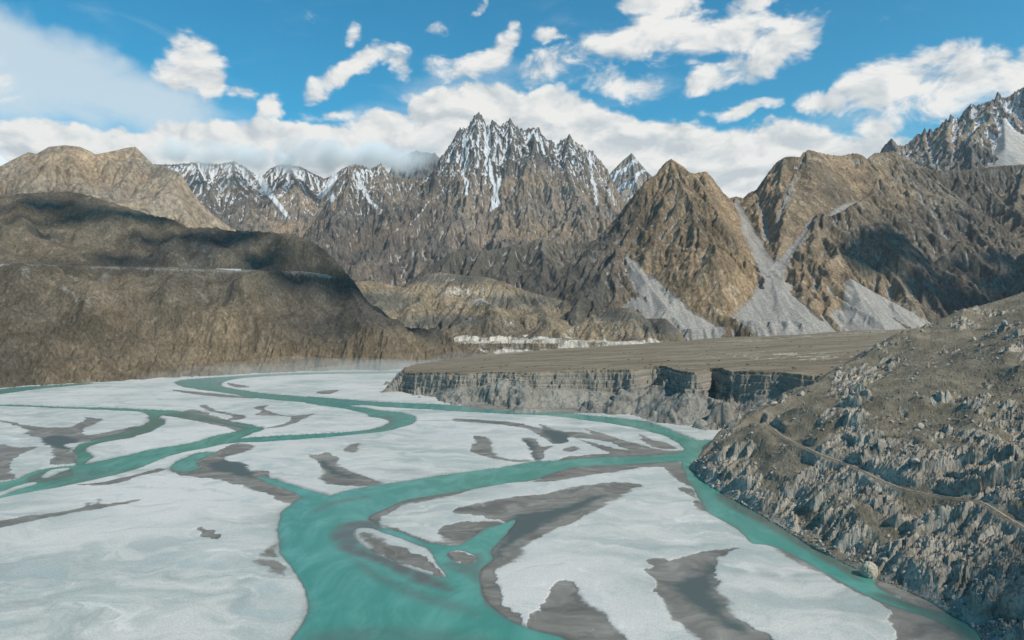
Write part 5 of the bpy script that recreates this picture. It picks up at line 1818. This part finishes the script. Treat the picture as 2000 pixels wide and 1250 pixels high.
m_cl, N = new_mat("shade_cloud_white")
finish(N, (0.9, 0.9, 0.9), 1.0, None, 0.0)
rc = np.random.RandomState(12)
SHADE = [  # unseen clouds added for shade: where it falls (x, y, z), half length, half width, direction, number of puffs, puff radius, label
    ((-980, 2560, 480), 1000, 270, -8, 38, 50, "long broken white cloud placed unseen high overhead to shade the big brown hill"),
    ((2350, 3400, 450), 650, 420, 0, 52, 66, "broad broken white cloud placed unseen high overhead to shade the foot of the right massif"),
    ((400, 395, 70), 60, 100, 20, 6, 20, "little broken white cloud placed unseen overhead to shade the corner of the rocky hillside"),
]
for i, (T, hl, hw, an, nb, pr_, lab) in enumerate(SHADE):
    L_ = (8500 if hl > 100 else 3900) / sd[2]
    cx, cy, cz = np.array(T) + sd * L_
    blobs = []
    for k in range(nb):
        f = (k + rc.rand()) / nb * 2 - 1
        g2 = (rc.rand() * 2 - 1) * (1 - f * f) ** 0.5
        bx_, by_ = f * hl, g2 * hw
        c_, s_ = math.cos(R(an)), math.sin(R(an))
        r_ = pr_ * (0.7 + 0.7 * rc.rand())
        blobs.append((cx + bx_ * c_ - by_ * s_, cy + bx_ * s_ + by_ * c_, cz + rc.rand() * r_ * 0.5, r_ * 1.25, r_ * 1.1, r_ * 0.6))
    co_ = shade_cloud_mesh("cloud", blobs, m_cl, 5 + i, vox=pr_ / 3.5)  # out-of-view cloud, set up-sun of the ground it shades
    tag(co_, lab, "cloud", "unseen shade clouds overhead")

# ---------------------------------------------------------------- air
def closed_box(name, lo, hi, mat):
    bm = bmesh.new()
    bmesh.ops.create_cube(bm, size=1.0)
    for v in bm.verts:
        v.co = [lo[k] if v.co[k] < 0 else hi[k] for k in range(3)]
    me = D_.meshes.new(name)
    bm.to_mesh(me)
    bm.free()
    me.materials.append(mat)
    o = D_.objects.new(name, me)
    COL.objects.link(o)
    return o


def vol_mat(name, dens, col, an=0.3):
    m = D_.materials.new(name)
    m.use_nodes = True
    m.node_tree.nodes.clear()
    N = NT(m.node_tree)
    v = N.n('ShaderNodeVolumePrincipled')
    v.inputs['Color'].default_value = (*col, 1)
    v.inputs['Density'].default_value = dens
    v.inputs['Anisotropy'].default_value = an
    N.n('ShaderNodeOutputMaterial', i_Volume=v.outputs[0])
    return m


hz = closed_box("haze", (-61000, -61000, -5), (61000, 61000, 3600), vol_mat("air_haze", 1.15e-5, (0.93, 0.95, 0.98), 0.2))
hz['kind'] = 'stuff'
for i, (c_, r_, de) in enumerate([((-560, 2030, 6), (420, 150, 42), 0.0016), ((-800, 1900, 2), (260, 110, 34), 0.0012), ((-330, 2110, 4), (300, 150, 34), 0.0018), ((-60, 2230, 6), (300, 150, 50), 0.0012), ((-160, 2160, 2), (520, 170, 24), 0.0010), ((120, 1560, 10), (120, 60, 22), 0.002)]):
    bm = bmesh.new()
    bmesh.ops.create_icosphere(bm, subdivisions=4, radius=1.0)
    for v in bm.verts:
        q = v.co.copy()
        k = 1 + 0.22 * math.sin(q.x * 5 + i) * math.sin(q.y * 4 + q.z * 3)
        v.co = (c_[0] + q.x * r_[0] * k, c_[1] + q.y * r_[1] * k, c_[2] + q.z * r_[2] * k)
    me = D_.meshes.new("dust")
    bm.to_mesh(me)
    bm.free()
    me.materials.append(vol_mat("blown_dust", de, (0.95, 0.93, 0.88), 0.2))
    o = D_.objects.new("dust", me)
    COL.objects.link(o)
    tag(o, "thin pale dust blowing low over the far river bed", "dust", None, "stuff")

# cloud bank lying on the tops of the snowy mountains
mlo = (-5600.0, 9750.0, 2000.0)
mhi = (-950.0, 10650.0, 3050.0)
m_cloud_bank = D_.materials.new("cloud_vapour")
m_cloud_bank.use_nodes = True
m_cloud_bank.node_tree.nodes.clear()
N = NT(m_cloud_bank.node_tree)
p = pos(N) if False else N.n('ShaderNodeTexCoord').outputs['Object']
sx = N.n('ShaderNodeSeparateXYZ', i_0=p)
n1 = N.noise(p, 1 / 430., 7, 0.6, 0.4)
n2 = N.noise(N.scale(p, (1, 1, 0.0)), 1 / 1100., 2, 0.5)
zl = N.math('SUBTRACT', sx.outputs[2], N.math('MULTIPLY', N.math('SUBTRACT', n2, 0.5), 360.0))
zt = N.math('DIVIDE', N.math('SUBTRACT', zl, 2450.0), 240.0)
zf_ = N.math('SUBTRACT', 1.0, N.math('MULTIPLY', zt, zt))
yt = N.math('DIVIDE', N.math('SUBTRACT', sx.outputs[1], 10200.0), 450.0)
yf_ = N.math('MULTIPLY', yt, yt)
xl = N.ramp(sx.outputs[0], -5500.0, -4700.0)
xr = N.ramp(sx.outputs[0], -1700.0, -1000.0, 1.0, 0.0)
de = N.math('ADD', N.math('SUBTRACT', zf_, yf_), N.math('MULTIPLY', N.math('SUBTRACT', n1, 0.5), 5.2))
de = N.math('MULTIPLY', N.math('MULTIPLY', N.ramp(de, 0.15, 1.3), N.math('MULTIPLY', xl, xr)), 0.0062)
v = N.n('ShaderNodeVolumePrincipled')
v.inputs['Color'].default_value = (1, 1, 1, 1)
v.inputs['Anisotropy'].default_value = -0.45
N.link(de, v.inputs['Density'])
N.n('ShaderNodeOutputMaterial', i_Volume=v.outputs[0])
try:
    m_cloud_bank.cycles.volume_step_rate = 0.35
except Exception as e:
    print(e)
mi = closed_box("cloud_bank", mlo, mhi, m_cloud_bank)
tag(mi, "white cloud bank lying over the tops of the snowy mountains", "cloud_bank", None, "stuff")
scene.cycles.volume_bounces = 8
print('cloud', time.time() - T0)
